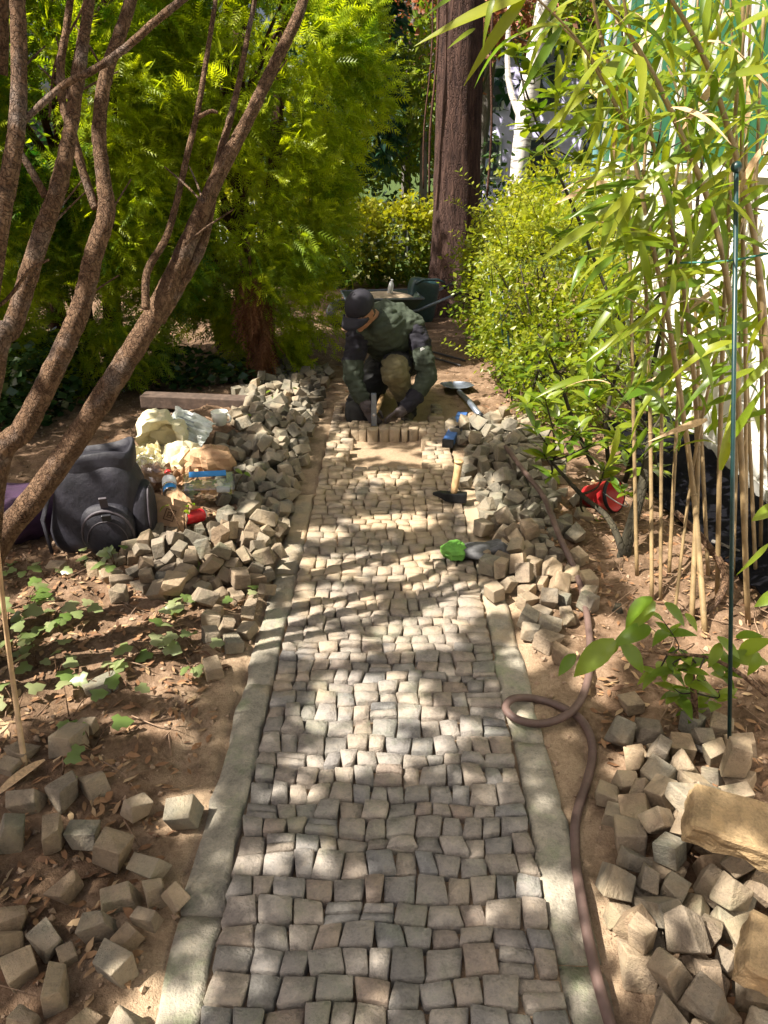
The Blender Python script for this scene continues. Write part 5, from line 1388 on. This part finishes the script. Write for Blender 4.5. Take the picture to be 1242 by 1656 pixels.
p = on(235, 770); sheet('paper_sheet', (p.x + .02, p.y + .06, p.z + .06), (.14, .16), 'cream_paper', 'crinkled cream paper sheet tucked against the backpack side', 'paper', 74, (.7, -.3, .2), .04)
# printed paper bag
p = on(268, 868); pb2 = empty('paper_bag', (p.x, p.y + .04, p.z + .085), 'flattened brown paper bag printed with a square mark', 'bag'); pb2.rotation_euler = (.95, .12, -.35)
mb = MB(); V = []; F = []; N = 12
for side in (1, -1):
    for j in range(N):
        for i in range(N):
            u, v = i / (N - 1) - .5, j / (N - 1) - .5
            th = .022 * (1 - (2 * u) ** 4) * (1 - (2 * v) ** 4) + .0015
            V.append((u * .21, v * .16, side * th + .007 * float(fbm(u * 9 + side, v * 9, 2, 2))))
for s_ in range(2):
    for j in range(N - 1):
        for i in range(N - 1):
            a = s_ * N * N + j * N + i; q_ = (a, a + 1, a + N + 1, a + N); F.append(q_ if s_ == 0 else q_[::-1])
ed = [i for i in range(N)] + [N * j + N - 1 for j in range(1, N)] + [N * (N - 1) + i for i in range(N - 2, -1, -1)] + [N * j for j in range(N - 2, 0, -1)]
for k in range(len(ed)): a, b = ed[k], ed[(k + 1) % len(ed)]; F.append((b, a, a + N * N, b + N * N))
mb.add(V, F); mb.build('sack', MATS['brown_paper'], pb2, False)
for (x_, y_, w_, h_) in ((.035, .028, .05, .004), (.035, -.018, .05, .004), (.012, .005, .004, .05), (.058, .005, .004, .05), (.026, .008, .004, .022), (.044, .008, .004, .022), (.035, .016, .02, .004), (.035, .003, .02, .003), (.035, -.006, .028, .003)):
    mb = MB(); mb.box((x_, y_, .0315), (w_, h_, .0012)); mb.build('printed_stroke', MATS['ink_brown'], pb2, False)
for k in range(5):
    mb = MB(); mb.box((-.012 + k * .022, -.048, .029), (.013, .005 + .003 * (k % 2), .0012)); mb.build('printed_stroke', MATS['ink_brown'], pb2, False)
# bottle
def bottle(name, c, L, r_, rot, label, mats, cat='bottle'):
    b_ = empty(name, c, label, cat); b_.rotation_euler = rot
    mb = MB(); mb.lathe([(0, 0), (r_ * .8, 0), (r_, L * .05), (r_, L * .62), (r_ * .8, L * .75), (r_ * .38, L * .88), (r_ * .36, L * .95)], 18); mb.build('body', mats[0], b_)
    mb = MB(); mb.lathe([(r_ * .46, L * .9), (r_ * .48, L * .9), (r_ * .48, L * 1.0), (0, L * 1.0)], 16); mb.build('cap', mats[1], b_)
    mb = MB(); mb.lathe([(r_ * 1.02, L * .3), (r_ * 1.02, L * .6)], 18); mb.build('label', mats[2], b_)
    if len(mats) > 3:
        mb = MB(); mb.lathe([(r_ * 1.02, L * .05), (r_ * 1.02, L * .22)], 18); mb.build('base_band', mats[3], b_)
    return b_
p = on(268, 835); bottle('drink_bottle', (p.x + .02, p.y + .05, p.z + .09), .19, .032, (R(-70), R(-58), 0), 'clear drink bottle with red cap and blue band lying on the bag', (MATS['clear_plastic'], MATS['cap_red'], MATS['label_white'], MATS['label_blue']))
# clear bag with brown contents
p = on(240, 800); cb = empty('clear_bag', (p.x, p.y + .06, p.z + .09), 'clear plastic bag with crumpled brown wrapping beside the backpack', 'bag')
crumple('film', Vector((0, 0, 0)), (.16, .14, .17), 'clear_plastic', None, None, 31, amp=.35, parent=cb, thing_=False); crumple('wrapping', Vector((.01, .01, -.02)), (.12, .10, .12), 'brown_paper', None, None, 33, amp=.4, parent=cb, thing_=False)
p = on(300, 838); crumple('brown_wrap', (p.x - .05, p.y + .08, p.z + .06), (.18, .07, .07), 'brown_paper', 'torn brown paper wrapping between the bottle and the clear tray', 'paper', 41, amp=.5, rot=(.2, .5, -.5))
# clear tray of biscuits
p = on(335, 820); ct = empty('plastic_tray', (p.x, p.y + .07, p.z + .045), 'clear plastic tray of brown biscuits with a blue label', 'tray'); ct.rotation_euler = (.25, .05, .2)
mb = MB(); mb.box((0, 0, .035), (.21, .13, .07), None, 0, 1.15); mb.build('tray', MATS['clear_plastic'], ct, False, bevel=.01)
for (x_, y_) in ((-.02, -.02), (.02, -.03), (-.05, .0), (.0, .01)):
    mb = MB(); mb.ellipsoid((x_, y_, .03), (.026, .024, .017), None, 14, 8); mb.build('biscuit', MATS['bread'], ct)
mb = MB(); mb.box((-.005, .035, .082), (.17, .032, .004), Euler((.3, 0, .05)).to_matrix()); mb.build('label', MATS['label_blue'], ct, False, bevel=.001)
mb = MB(); mb.box((.065, -.045, .05), (.06, .004, .03), Euler((-.3, 0, 0)).to_matrix()); mb.build('price_slip', MATS['label_white'], ct, False)
p = on(312, 845); o = crumple('bread_roll', (p.x - .01, p.y + .02, p.z + .04), (.10, .065, .06), 'bread', 'small brown bread roll lying next to the red can', 'bread', 51, amp=.12, flat_=False)
# red can
p = on(338, 852); can = empty('drink_can', (p.x - .02, p.y + .0, p.z + .06), 'bright red drink can lying on its side by the setts', 'can'); can.rotation_euler = (R(78), 0, R(-38))
mb = MB(); mb.lathe([(.026, .004), (.030, .010), (.031, .02), (.031, .092), (.027, .104)], 22); mb.build('side', MATS['can_red'], can)
for z0, z1 in ((.004, 0), (.104, .107)):
    mb = MB(); mb.lathe([(.026, z0), (.027, z1), (.023, z1), (.022, z0), (0, z0)], 22); mb.build('end', MATS['aluminium'], can)

# ================================================================ RIGHT-HAND ODDS AND ENDS
plain('bucket_red', (.55, .03, .035), .4, namp=.15, nscale=8); n = NT('matte_black'); n.col((.004, .004, .006)); n.rough(.9); n.spec(.08)
p = on(972, 832); bk = empty('bucket', (p.x, p.y + .06, p.z + .07), 'small red bucket tipped on its side under the laurel', 'bucket'); bk.rotation_euler = (R(68), R(25), R(35))
mb = MB(); mb.lathe([(0, -.07), (.05, -.07), (.075, .07), (.079, .07), (.079, .082), (.071, .082), (.046, -.062), (0, -.062)], 26); mb.build('pail', MATS['bucket_red'], bk)
mb = MB(); mb.lathe([(.080, .066), (.084, .07), (.084, .084), (.078, .086)], 26); mb.build('rim', MATS['black_iron'], bk)
mb = MB(); mb.tube([(.082 * math.cos(a), .082 * math.sin(a) * .3 - .08 * math.sin(a), .07 + .07 * math.sin(a)) for a in np.linspace(0, math.pi, 12)], .003, 6); mb.build('bail', MATS['aluminium'], bk)
ys = np.linspace(1.7, 4.6, 70); us_ = np.linspace(0, 1, 16); V = []  # thin black sheet, rising a little towards the wall
for y_ in ys:
    x0 = 1.34 + .10 * float(fbm(y_ * 1.3, 4.0, 1, 3))
    for u in us_:
        x_ = x0 + (1.70 - x0) * u; V.append((x_, y_ + .03 * float(vnoise(u * 4, y_ * 3)), .02 + .10 * u ** 2 + .02 * abs(float(fbm(u * 6, y_ * 4, 8, 3)))))
V = np.array(V); V[:, 2] += H(V[:, 0], V[:, 1])
F = [(j * 16 + i, j * 16 + i + 1, (j + 1) * 16 + i + 1, (j + 1) * 16 + i) for j in range(69) for i in range(15)]
o = new_obj('black_sheet', np_mesh('black_sheet', V, F, MATS['matte_black'], True)); tag(o, 'uneven black sheet lying along the foot of the white wall', 'foil'); md = o.modifiers.new('s', 'SOLIDIFY'); md.thickness = .002
plain('stake_green', (.006, .032, .032), .4, namp=.2); plain('wire_green', (.03, .16, .13), .5)
a, b = on(1181, 1228, -.03), at(1191, 270, 1.95)
o = empty('plant_stake', a, 'dark green metal plant stake with round knob beside the bamboo', 'stake')
mb = MB(); mb.tube([Vector((0, 0, 0)), b - a], .0055, 8); mb.build('rod', MATS['stake_green'], o)
mb = MB(); mb.ellipsoid(b - a, (.013, .013, .013), None, 12, 8); mb.build('knob', MATS['stake_green'], o)
a, b = at(1100, 425, 2.2), at(1265, 405, 2.0); o = stems_mb([a, (a + b) / 2 - Vector((0, 0, .01)), b], [.003] * 3, 6, 0).build('tie_wire', MATS['wire_green']); tag(o, 'thin green tie wire strung through the bamboo canes', 'wire')
for k, (p, q) in enumerate((((812, 630), (790, 440)), ((822, 640), (803, 425)), ((835, 640), (812, 470)), ((828, 650), (830, 500)), ((842, 650), (822, 455)))):
    a = on(*p, -.03); a.y -= .0; b = at(q[0], q[1], a.y + .12)
    mb = MB(); mb.tube([a, b], .007, 7); o = mb.build('green_stake', MATS['stake_green']); tag(o, 'thin dark green garden stake leaning in the bright bush', 'stake', 'green stakes in the bush')
cb_ = [at(1092, 828, 2.55), at(1135, 870, 2.5), at(1168, 915, 2.45), at(1172, 948, 2.4), at(1150, 980, 2.35), on(1118, 1000, .02)]
o = stems_mb(cb_, [.011, .013, .014, .014, .013, .012], 9, .06).build('curved_branch', MATS['stem_bark']); tag(o, 'curved brown branch bent to the soil among the canes', 'branch')
for (a, b, nm) in (((1150, 885), (1250, 930), 'grey weathered stick lying before the black sheet'), ((1075, 1205), (1190, 1245), 'pale split stick lying behind the young plant')):
    a, b = on(*a, .02), on(*b, .02); o = stems_mb([a, (a + b) / 2 + Vector((0, 0, .008)), b], [.009, .01, .007], 7, .12).build('stick', MATS['grey_bark']); tag(o, nm, 'stick')
for (px, py, Y) in ((1236, 975, 2.0), (1232, 835, 2.1)):
    p0 = at(px + 25, py - 20, Y); o = leaf(bamb, you[0], p0, (-1, -.2, -.7), .09, up=(0, -.7, .6)); 
# timber edging left
a, b = on(235, 668, .03), on(402, 656, .03); d = b - a
mb = MB(); mb.box((0, 0, .02), (d.length, .12, .08)); o = mb.build('timber_edging', plain('old_timber', (.09, .06, .045), .85, nscale=25, namp=.4, bump=.5), None, False, (a + b) / 2, bevel=.006); o.rotation_euler = (0, .02, math.atan2(d.y, d.x)); tag(o, 'dark old timber edging lying before the evergreens', 'timber')

# ---- wheelbarrow and tub by the spruce
plain('barrow_green', (.05, .075, .06), .5, namp=.25, nscale=8); plain('sand_heap', (.46, .36, .25), .95, nscale=20, namp=.2, bump=.4); plain('rubber', (.02, .02, .02), .8); plain('bin_green', (.02, .05, .055), .4, namp=.2)
p = on(622, 536); wb = empty('wheelbarrow', (p.x, p.y + .25, Hf(p.x, p.y)), 'dark green wheelbarrow filled with sand in front of the spruce', 'wheelbarrow', rz=.15); wb.scale = (.85, .85, .85)
tray = MB(); lo = [(-.28, -.2), (.24, -.2), (.24, .2), (-.28, .2)]; hi = [(-.48, -.32), (.40, -.32), (.40, .32), (-.48, .32)]
tray.add([(*q, .14) for q in lo] + [(*q, .36) for q in hi] + [(q[0] * .97, q[1] * .97, .36) for q in hi] + [(q[0] * .96, q[1] * .96, .15) for q in lo], [(3, 2, 1, 0)] + [(i, (i + 1) % 4, 4 + (i + 1) % 4, 4 + i) for i in range(4)] + [(4 + i, 4 + (i + 1) % 4, 8 + (i + 1) % 4, 8 + i) for i in range(4)] + [(8 + i, 8 + (i + 1) % 4, 12 + (i + 1) % 4, 12 + i) for i in range(4)]); tray.build('tray', MATS['barrow_green'], wb, False)
rim = MB(); h2 = [(*q, .362) for q in hi]; rim.tube([h2[0], h2[1], h2[2], h2[3], h2[0]], .013, 8); rim.build('rim', MATS['steel_grey'], wb)
sd_ = MB(); sd_.ellipsoid((-.04, 0, .31), (.39, .26, .085), None, 24, 12, 0, lambda v: v * (1 + .12 * float(fbm(v.x * 6, v.y * 6, v.z * 6, 3)))); sd_.build('sand_load', MATS['sand_heap'], wb)
wh = MB(); wh.lathe([(.05, -.03), (.15, -.035), (.17, 0), (.15, .035), (.05, .03)], 20, Matrix.Translation((-.52, 0, .16)) @ Matrix.Rotation(math.pi / 2, 4, 'X')); wh.build('wheel', MATS['rubber'], wb)
for s_ in (-1, 1):
    mb = MB(); mb.tube([(-.52, s_ * .07, .16), (-.2, s_ * .2, .13), (.35, s_ * .25, .22), (.85, s_ * .27, .42)], .016, 8); hd = mb.build('handle', MATS['steel_grey'], wb)
    mb = MB(); mb.tube([(.75, s_ * .268, .38), (.86, s_ * .27, .425)], .02, 8); mb.build('grip', MATS['rubber'], hd)
    mb = MB(); mb.tube([(.12, s_ * .22, .18), (.2, s_ * .24, 0)], .014, 8); mb.build('leg', MATS['steel_grey'], wb)
bottle('water_bottle', (wb.location.x + .05, wb.location.y - .05, wb.location.z + .325), .14, .026, (.1, .15, 0), 'small white bottle standing in the sand of the wheelbarrow', (MATS['label_white'], MATS['label_white'], MATS['label_white']))
p = at(684, 505, 7.95); tub = empty('plastic_tub', (p.x - .02, 8.0, 0), 'dark green plastic tub leaning against the foot of the spruce', 'tub', rz=.2)
mb = MB(); mb.ellipsoid((0, 0, .215), (.15, .12, .22), Euler((0, .18, 0)).to_matrix(), 28, 18, 0, None, e=.35); mb.build('body', MATS['bin_green'], tub)
mb = MB(); mb.tube([(.15 * a_ + .06, -.125, z_ - .02) for a_, z_ in ((-1, .42), (-.5, .455), (.5, .455), (1, .42))], .012, 8); mb.build('rim', MATS['bin_green'], tub)
# tree added behind the yews, crown out of view, to shade the far path
leafy('shade_tree', (-3.8, 7.6, 0), [((-3.9, 7.2, 4.9), (1.1, .7, .8)), ((-3.5, 8.2, 4.8), (1.1, .8, .8))], 330, 16, .12, .13, 'lime_leaf', 'unseen broadleaf tree added behind the evergreens to shade the far path', 'tree', [(0, 0, 0, .15), (.1, 0, 2, .13), (.2, 0, 4, .09), (.3, 0, 5.3, .04)], 'trees beyond the hedge', 71, face=1.0)
# ================================================================ THE PERSON kneeling at work
plain('jacket_green', (.030, .040, .025), .85, nscale=18, namp=.3, bump=.4)
plain('vest_olive', (.036, .048, .030), .8, nscale=16, namp=.25, bump=.35)
plain('sleeve_navy', (.007, .006, .013), .85, nscale=18, namp=.3, bump=.3)
plain('trousers_dark', (.012, .012, .013), .9, nscale=18, namp=.35, bump=.4)
plain('khaki', (.13, .11, .055), .9, nscale=22, namp=.3, bump=.4)
plain('skin', (.34, .17, .10), .55, nscale=30, namp=.12); plain('hair', (.012, .009, .008), .7, nscale=60, namp=.4)
plain('cap_navy', (.009, .008, .015), .8, nscale=40, namp=.25, bump=.2); plain('boot', (.03, .024, .018), .6, namp=.3)
plain('glove_work', (.075, .06, .06), .85, nscale=40, namp=.35, bump=.3); plain('badge_white', (.6, .6, .6), .6)
PL = G(627, 682); man = empty('person', (PL.x, PL.y + .03, -.025), 'person in dark cap and green vest kneeling on the path, tapping in setts', 'person')
Z = ['jacket_green', 'sleeve_navy', 'trousers_dark', 'khaki', 'skin', 'boot', 'hair', 'glove_work']
segs = []          # (p0, p1, r0, r1, zone)
def S(p0, p1, r0, r1, z): segs.append((Vector(p0), Vector(p1), r0, r1, z))
pel = (.06, .44, .34); mid = (.03, .32, .47); chest = (-.005, .17, .575); neck = (-.07, .07, .655)
S(pel, mid, .165, .16, 0); S(mid, chest, .16, .165, 0); S(chest, (-.03, .12, .60), .165, .14, 0)
S((-.17, .07, .565), (.15, .16, .60), .085, .085, 0)                    # across the shoulders
S((-.03, .12, .61), neck, .085, .062, 0); S(neck, (-.125, .005, .695), .056, .055, 4)
# left arm (right in the picture): navy upper sleeve, green lower, dark cuff
S((.165, .14, .585), (.205, .08, .49), .078, .072, 1); S((.205, .08, .49), (.255, .0, .315), .070, .062, 0); S((.255, .0, .315), (.18, -.07, .215), .062, .052, 0); S((.18, -.07, .215), (.12, -.12, .155), .054, .047, 1)
S((.12, -.12, .155), (.075, -.15, .125), .034, .036, 7)
# right arm (left in the picture)
S((-.185, .05, .55), (-.215, .01, .43), .078, .068, 1); S((-.215, .01, .43), (-.215, -.04, .30), .066, .060, 0); S((-.215, -.04, .30), (-.165, -.10, .205), .058, .050, 0)
S((-.165, -.10, .205), (-.125, -.135, .145), .036, .038, 7)
# legs
S((.15, .42, .33), (.05, .02, .375), .115, .092, 2); S((.05, .00, .375), (.045, -.045, .345), .088, .084, 3); S((.05, -.03, .335), (.10, .02, .20), .082, .068, 3); S((.10, .02, .20), (.135, .05, .08), .064, .055, 2)
S((.135, .10, .05), (.12, -.08, .040), .045, .036, 5)
S((-.02, .42, .31), (-.18, .04, .115), .118, .092, 2); S((-.18, .03, .11), (-.19, -.02, .085), .092, .080, 2); S((-.17, .06, .09), (-.08, .46, .08), .075, .055, 2); S((-.08, .46, .07), (-.06, .56, .05), .045, .036, 5)
# head, turned down and to the side
HC = Vector((-.165, -.035, .735)); F_ = Vector((-.42, -.66, -.62)).normalized()
R_ = F_.cross(Vector((0, 0, 1))).normalized(); U_ = R_.cross(F_).normalized()
def hp_(r, f, u): return HC + R_ * r + F_ * f + U_ * u
mb = MB(); zones = []
for p0, p1, r0, r1, z in segs: mb.capsule(p0, p1, r0, r1, 14)
HM = Matrix((R_, F_, U_)).transposed()
mb.ellipsoid(HC, (.076, .095, .105), HM, 24, 16); zones.append((HC, HC, .09, .09, 4))
mb.ellipsoid(hp_(0, .030, -.055), (.055, .060, .055), HM, 18, 12)                     # jaw
mb.capsule(hp_(0, .085, .0), hp_(0, .112, -.028), .010, .016)                       # nose
mb.capsule(hp_(-.02, .083, -.058), hp_(.02, .083, -.058), .009, .009)              # lips
mb.capsule(hp_(0, .075, -.085), hp_(0, .08, -.085), .020, .018)                    # chin
for s_ in (-1, 1):
    mb.capsule(hp_(s_ * .034, .084, .022), hp_(s_ * .052, .072, .02), .010, .009)   # brow
    mb.ellipsoid(hp_(s_ * .078, -.008, -.008), (.010, .020, .030), HM, 10, 8)      # ear
# hands with fingers: each a palm, four fingers and a thumb
def hand(c, fwd, side, up, holds):
    c, f, s_, u = Vector(c), Vector(fwd).normalized(), Vector(side).normalized(), Vector(up).normalized()
    def L(a, b, d): return c + f * a + s_ * b + u * d
    M = Matrix((f, s_, u)).transposed()
    mb.ellipsoid(L(.035, 0, 0), (.048, .042, .020), M, 14, 9)
    for i, (yo, ln) in enumerate(((.030, .060), (.011, .070), (-.009, .066), (-.028, .052))):
        k1 = L(.072, yo, .004); k2 = L(.072 + ln * .5, yo * .95, -.006); k3 = L(.070 + ln * (.62 if holds else .8), yo * .9, -.035 if holds else -.018)
        mb.capsule(k1, k2, .0115, .0105, 8); mb.capsule(k2, k3, .0105, .009, 8)
    mb.capsule(L(.02, .036, -.004), L(.055, .060, -.016), .0135, .0115, 8); mb.capsule(L(.055, .060, -.016), L(.088, .050, -.030), .0115, .0095, 8)
    zones.append((L(.0, 0, 0), L(.12, 0, -.01), .045, .045, 7))
hand((.075, -.15, .125), (-.85, -.35, -.40), (.2, -.55, .8), (-.2, -.7, .65), True)
hand((-.125, -.135, .145), (.45, -.30, -.80), (.75, -.2, .45), (-.35, -.9, .2), True)
body = remesh(mb, 'body', [MATS[z] for z in Z], .0065, man, None, 4)
# dress the figure: each face takes the cloth of the limb it belongs to
me = body.data; nf = len(me.polygons); C = np.empty(nf * 3, np.float32); me.polygons.foreach_get('center', C); C = C.reshape(-1, 3)
best = np.full(nf, 1e9); zi = np.zeros(nf, np.int32)
for p0, p1, r0, r1, z in segs + zones:
    a, b = np.array(p0), np.array(p1); d = b - a; L2 = (d * d).sum()
    t = np.clip(((C - a) @ d) / L2, 0, 1) if L2 > 1e-9 else np.zeros(nf)
    dist = np.linalg.norm(C - (a + t[:, None] * d), axis=1) - (r0 + (r1 - r0) * t)
    m = dist < best; best[m] = dist[m]; zi[m] = z
rel = C - np.array(HC); ru, rf = rel @ np.array(U_), rel @ np.array(F_)
hairm = (zi == 4) & (rf < -.005) & (ru > -.06) & (np.linalg.norm(rel, axis=1) < .12); zi[hairm] = 6
me.polygons.foreach_set('material_index', zi)
# folds in the cloth
Vn = len(me.vertices); P = np.empty(Vn * 3, np.float32); me.vertices.foreach_get('co', P); P = P.reshape(-1, 3); Nn = np.empty(Vn * 3, np.float32); me.vertices.foreach_get('normal', Nn); Nn = Nn.reshape(-1, 3)
hd_ = np.linalg.norm(P - np.array(HC), axis=1) > .15; hn_ = (P[:, 2] > .16) | (P[:, 1] > .0)
fold = (np.abs(fbm(P[:, 0] * 11, P[:, 1] * 11, P[:, 2] * 22, 3)) - .15) * .03
P += Nn * (fold * (hd_ & hn_))[:, None]; me.vertices.foreach_set('co', P.ravel()); me.update()
# vest: a shell lifted off the torso
vb = MB(); 
for p0, p1, r0, r1 in ((mid, chest, .172, .178), (chest, (-.03, .12, .60), .178, .152), ((-.14, .085, .575), (.125, .155, .605), .098, .098), ((-.03, .12, .61), (-.06, .085, .645), .098, .082), ((.07, .45, .36), mid, .165, .168)): vb.capsule(p0, p1, r0, r1, 16)
vest = remesh(vb, 'vest', MATS['vest_olive'], .010, man, None, 4)
vm = vest.data; P = np.array([v.co for v in vm.vertices]); Nn = np.array([v.normal for v in vm.vertices]); fold = (np.abs(fbm(P[:, 0] * 9 + 4, P[:, 1] * 9, P[:, 2] * 16, 3)) - .12) * .05
vm.vertices.foreach_set('co', (P + Nn * fold[:, None]).astype(np.float32).ravel()); vm.update()
cl = MB(); cl.lathe([(.075, -.02), (.082, .02), (.078, .045), (.070, .045), (.068, .0)], 20, Matrix.Translation((-.075, .06, .655)) @ Vector((-.5, -.35, .8)).to_track_quat('Z', 'Y').to_matrix().to_4x4()); cl.build('collar', MATS['vest_olive'], man)
# cap
cp_ = MB(); CM = HM
def dome(v): return v if v.z > -.012 else Vector((v.x, v.y, -.012))
cp_.ellipsoid(hp_(0, -.008, .026), (.088, .108, .095), HM, 26, 16, 0, dome); cap = cp_.build('cap', MATS['cap_navy'], man)
bm_ = MB(); V = []; Fq = []; K = 13
for j in range(4):
    t = j / 3
    for i in range(K):
        a = math.pi * (i / (K - 1)) ; rr_ = 1 + t * .0
        V.append(hp_(.086 * math.cos(a) * (1 + .02 * t), .055 + (.045 + .075 * t) * math.sin(a), .026 - .018 * t + .012 * math.sin(a) * (1 - t) - .016 * math.cos(a) ** 2))
for j in range(3):
    for i in range(K - 1): Fq.append((j * K + i, j * K + i + 1, (j + 1) * K + i + 1, (j + 1) * K + i))
bm_.add(V, Fq); br_ = bm_.build('brim', MATS['cap_navy'], cap); md = br_.modifiers.new('s', 'SOLIDIFY'); md.thickness = .004
bt = MB(); bt.ellipsoid(hp_(0, -.008, .122), (.008, .008, .004), HM, 10, 6); bt.build('button', MATS['cap_navy'], cap)
for s_ in (-1, 1):
    e_ = MB(); e_.ellipsoid(hp_(s_ * .033, .086, .004), (.011, .008, .007), HM, 10, 8); e_.build('eye', plain('eye', (.05, .03, .02), .2), man)
# shield badge on the navy sleeve
bd = MB(); c_ = Vector((.215, .012, .475)); nrm = Vector((.25, -.93, .15)).normalized(); rr = Vector((1, .25, 0)).normalized(); uu = nrm.cross(rr)
out = [(-.013, .016), (0, .022), (.013, .016), (.013, -.006), (0, -.022), (-.013, -.006)]
bd.add([c_ + nrm * .012 + rr * a + uu * b for a, b in out] + [c_ + nrm * .004 + rr * a + uu * b for a, b in out], [tuple(range(5, -1, -1)), (0, 1, 7, 6), (1, 2, 8, 7), (2, 3, 9, 8), (3, 4, 10, 9), (4, 5, 11, 10), (5, 0, 6, 11)]); bd.build('badge', MATS['badge_white'], man, False)
kp = MB(); kp.ellipsoid((-.19, -.04, .085), (.085, .06, .085), None, 18, 12, e=.8); kp.build('knee_pad', MATS['rubber'], man)

# hammer in the hands
hc = Vector((man.location.x - .085, man.location.y - .205, .032)); hm = empty('sett_hammer', hc, 'steel hammer held upright between the gloved hands of the kneeling person', 'hammer')
mb = MB(); mb.box((0, 0, .105), (.034, .034, .205), None, 0, .92); mb.build('head', MATS['steel_grey'], hm, False, bevel=.004)
mb = MB(); mb.tube([(0, .0, .075), (.02, .07, .085), (.05, .24, .12)], [.014, .015, .016], 9); mb.build('handle', MATS['wood_handle'], hm)
mb = MB(); mb.ellipsoid((0, -.018, .075), (.009, .004, .009), None, 10, 6); mb.build('rivet', MATS['aluminium'], hm)

# ---- the setts that lie next to something one can find are told by it
LAND = [('black backpack', bp), ('white china mug', mug), ('red drink can', can), ('upright paving hammer', ham), ('blue spirit level', lev), ('red bucket', bk), ('grey and green work glove', gl), ('thin dry cane', bpy.data.objects['dry_cane']), ('young leafy plant', young), ('long flat sandstone block', bpy.data.objects['sandstone_block']), ('shorter sandstone block', bpy.data.objects['sandstone_block.001']), ('printed brown paper bag', pb2), ('clear plastic tray', ct), ('curved brown branch', None), ('foot of the dark laurel trunk', lowl), ('pale dry husk', bpy.data.objects['bamboo_husk']), ('loop of the brown hose', G(865, 1148)), ('dark green plant stake', bpy.data.objects['plant_stake']), ('dark timber edging', bpy.data.objects['timber_edging'])]
bpy.context.view_layer.update()
ORD = ['closest', 'second closest', 'third closest', 'fourth closest', 'fifth closest', 'sixth closest', 'seventh closest', 'eighth closest']
done = set()
for nm, lo_ in LAND:
    c = cb_[3] if lo_ is None else (lo_ if isinstance(lo_, Vector) else lo_.matrix_world.translation)
    order = sorted(range(len(ALLST)), key=lambda i: (ALLST[i][1] - c).length)[:8]
    for rk, i in enumerate(order):
        if i < 300 and i not in done:
            ALLST[i][0]['label'] = 'loose sett lying %s to the %s' % (ORD[rk], nm); done.add(i)

sprigs = [o for o in bpy.data.objects if o.name.startswith('ivy_sprig')]; done = set()
for nm, lo_ in LAND:
    c = cb_[3] if lo_ is None else (lo_ if isinstance(lo_, Vector) else lo_.matrix_world.translation)
    order = sorted(sprigs, key=lambda o: (o.location - c).length)[:4]
    if (order[0].location - c).length > .7: continue
    for rk, o in enumerate(order):
        if o.name not in done:
            o['label'] = ('green sprig between setts' if 'growing' in o['label'] else 'trailing pale ivy sprig') + ' growing %s to the %s' % (ORD[rk], nm); done.add(o.name)
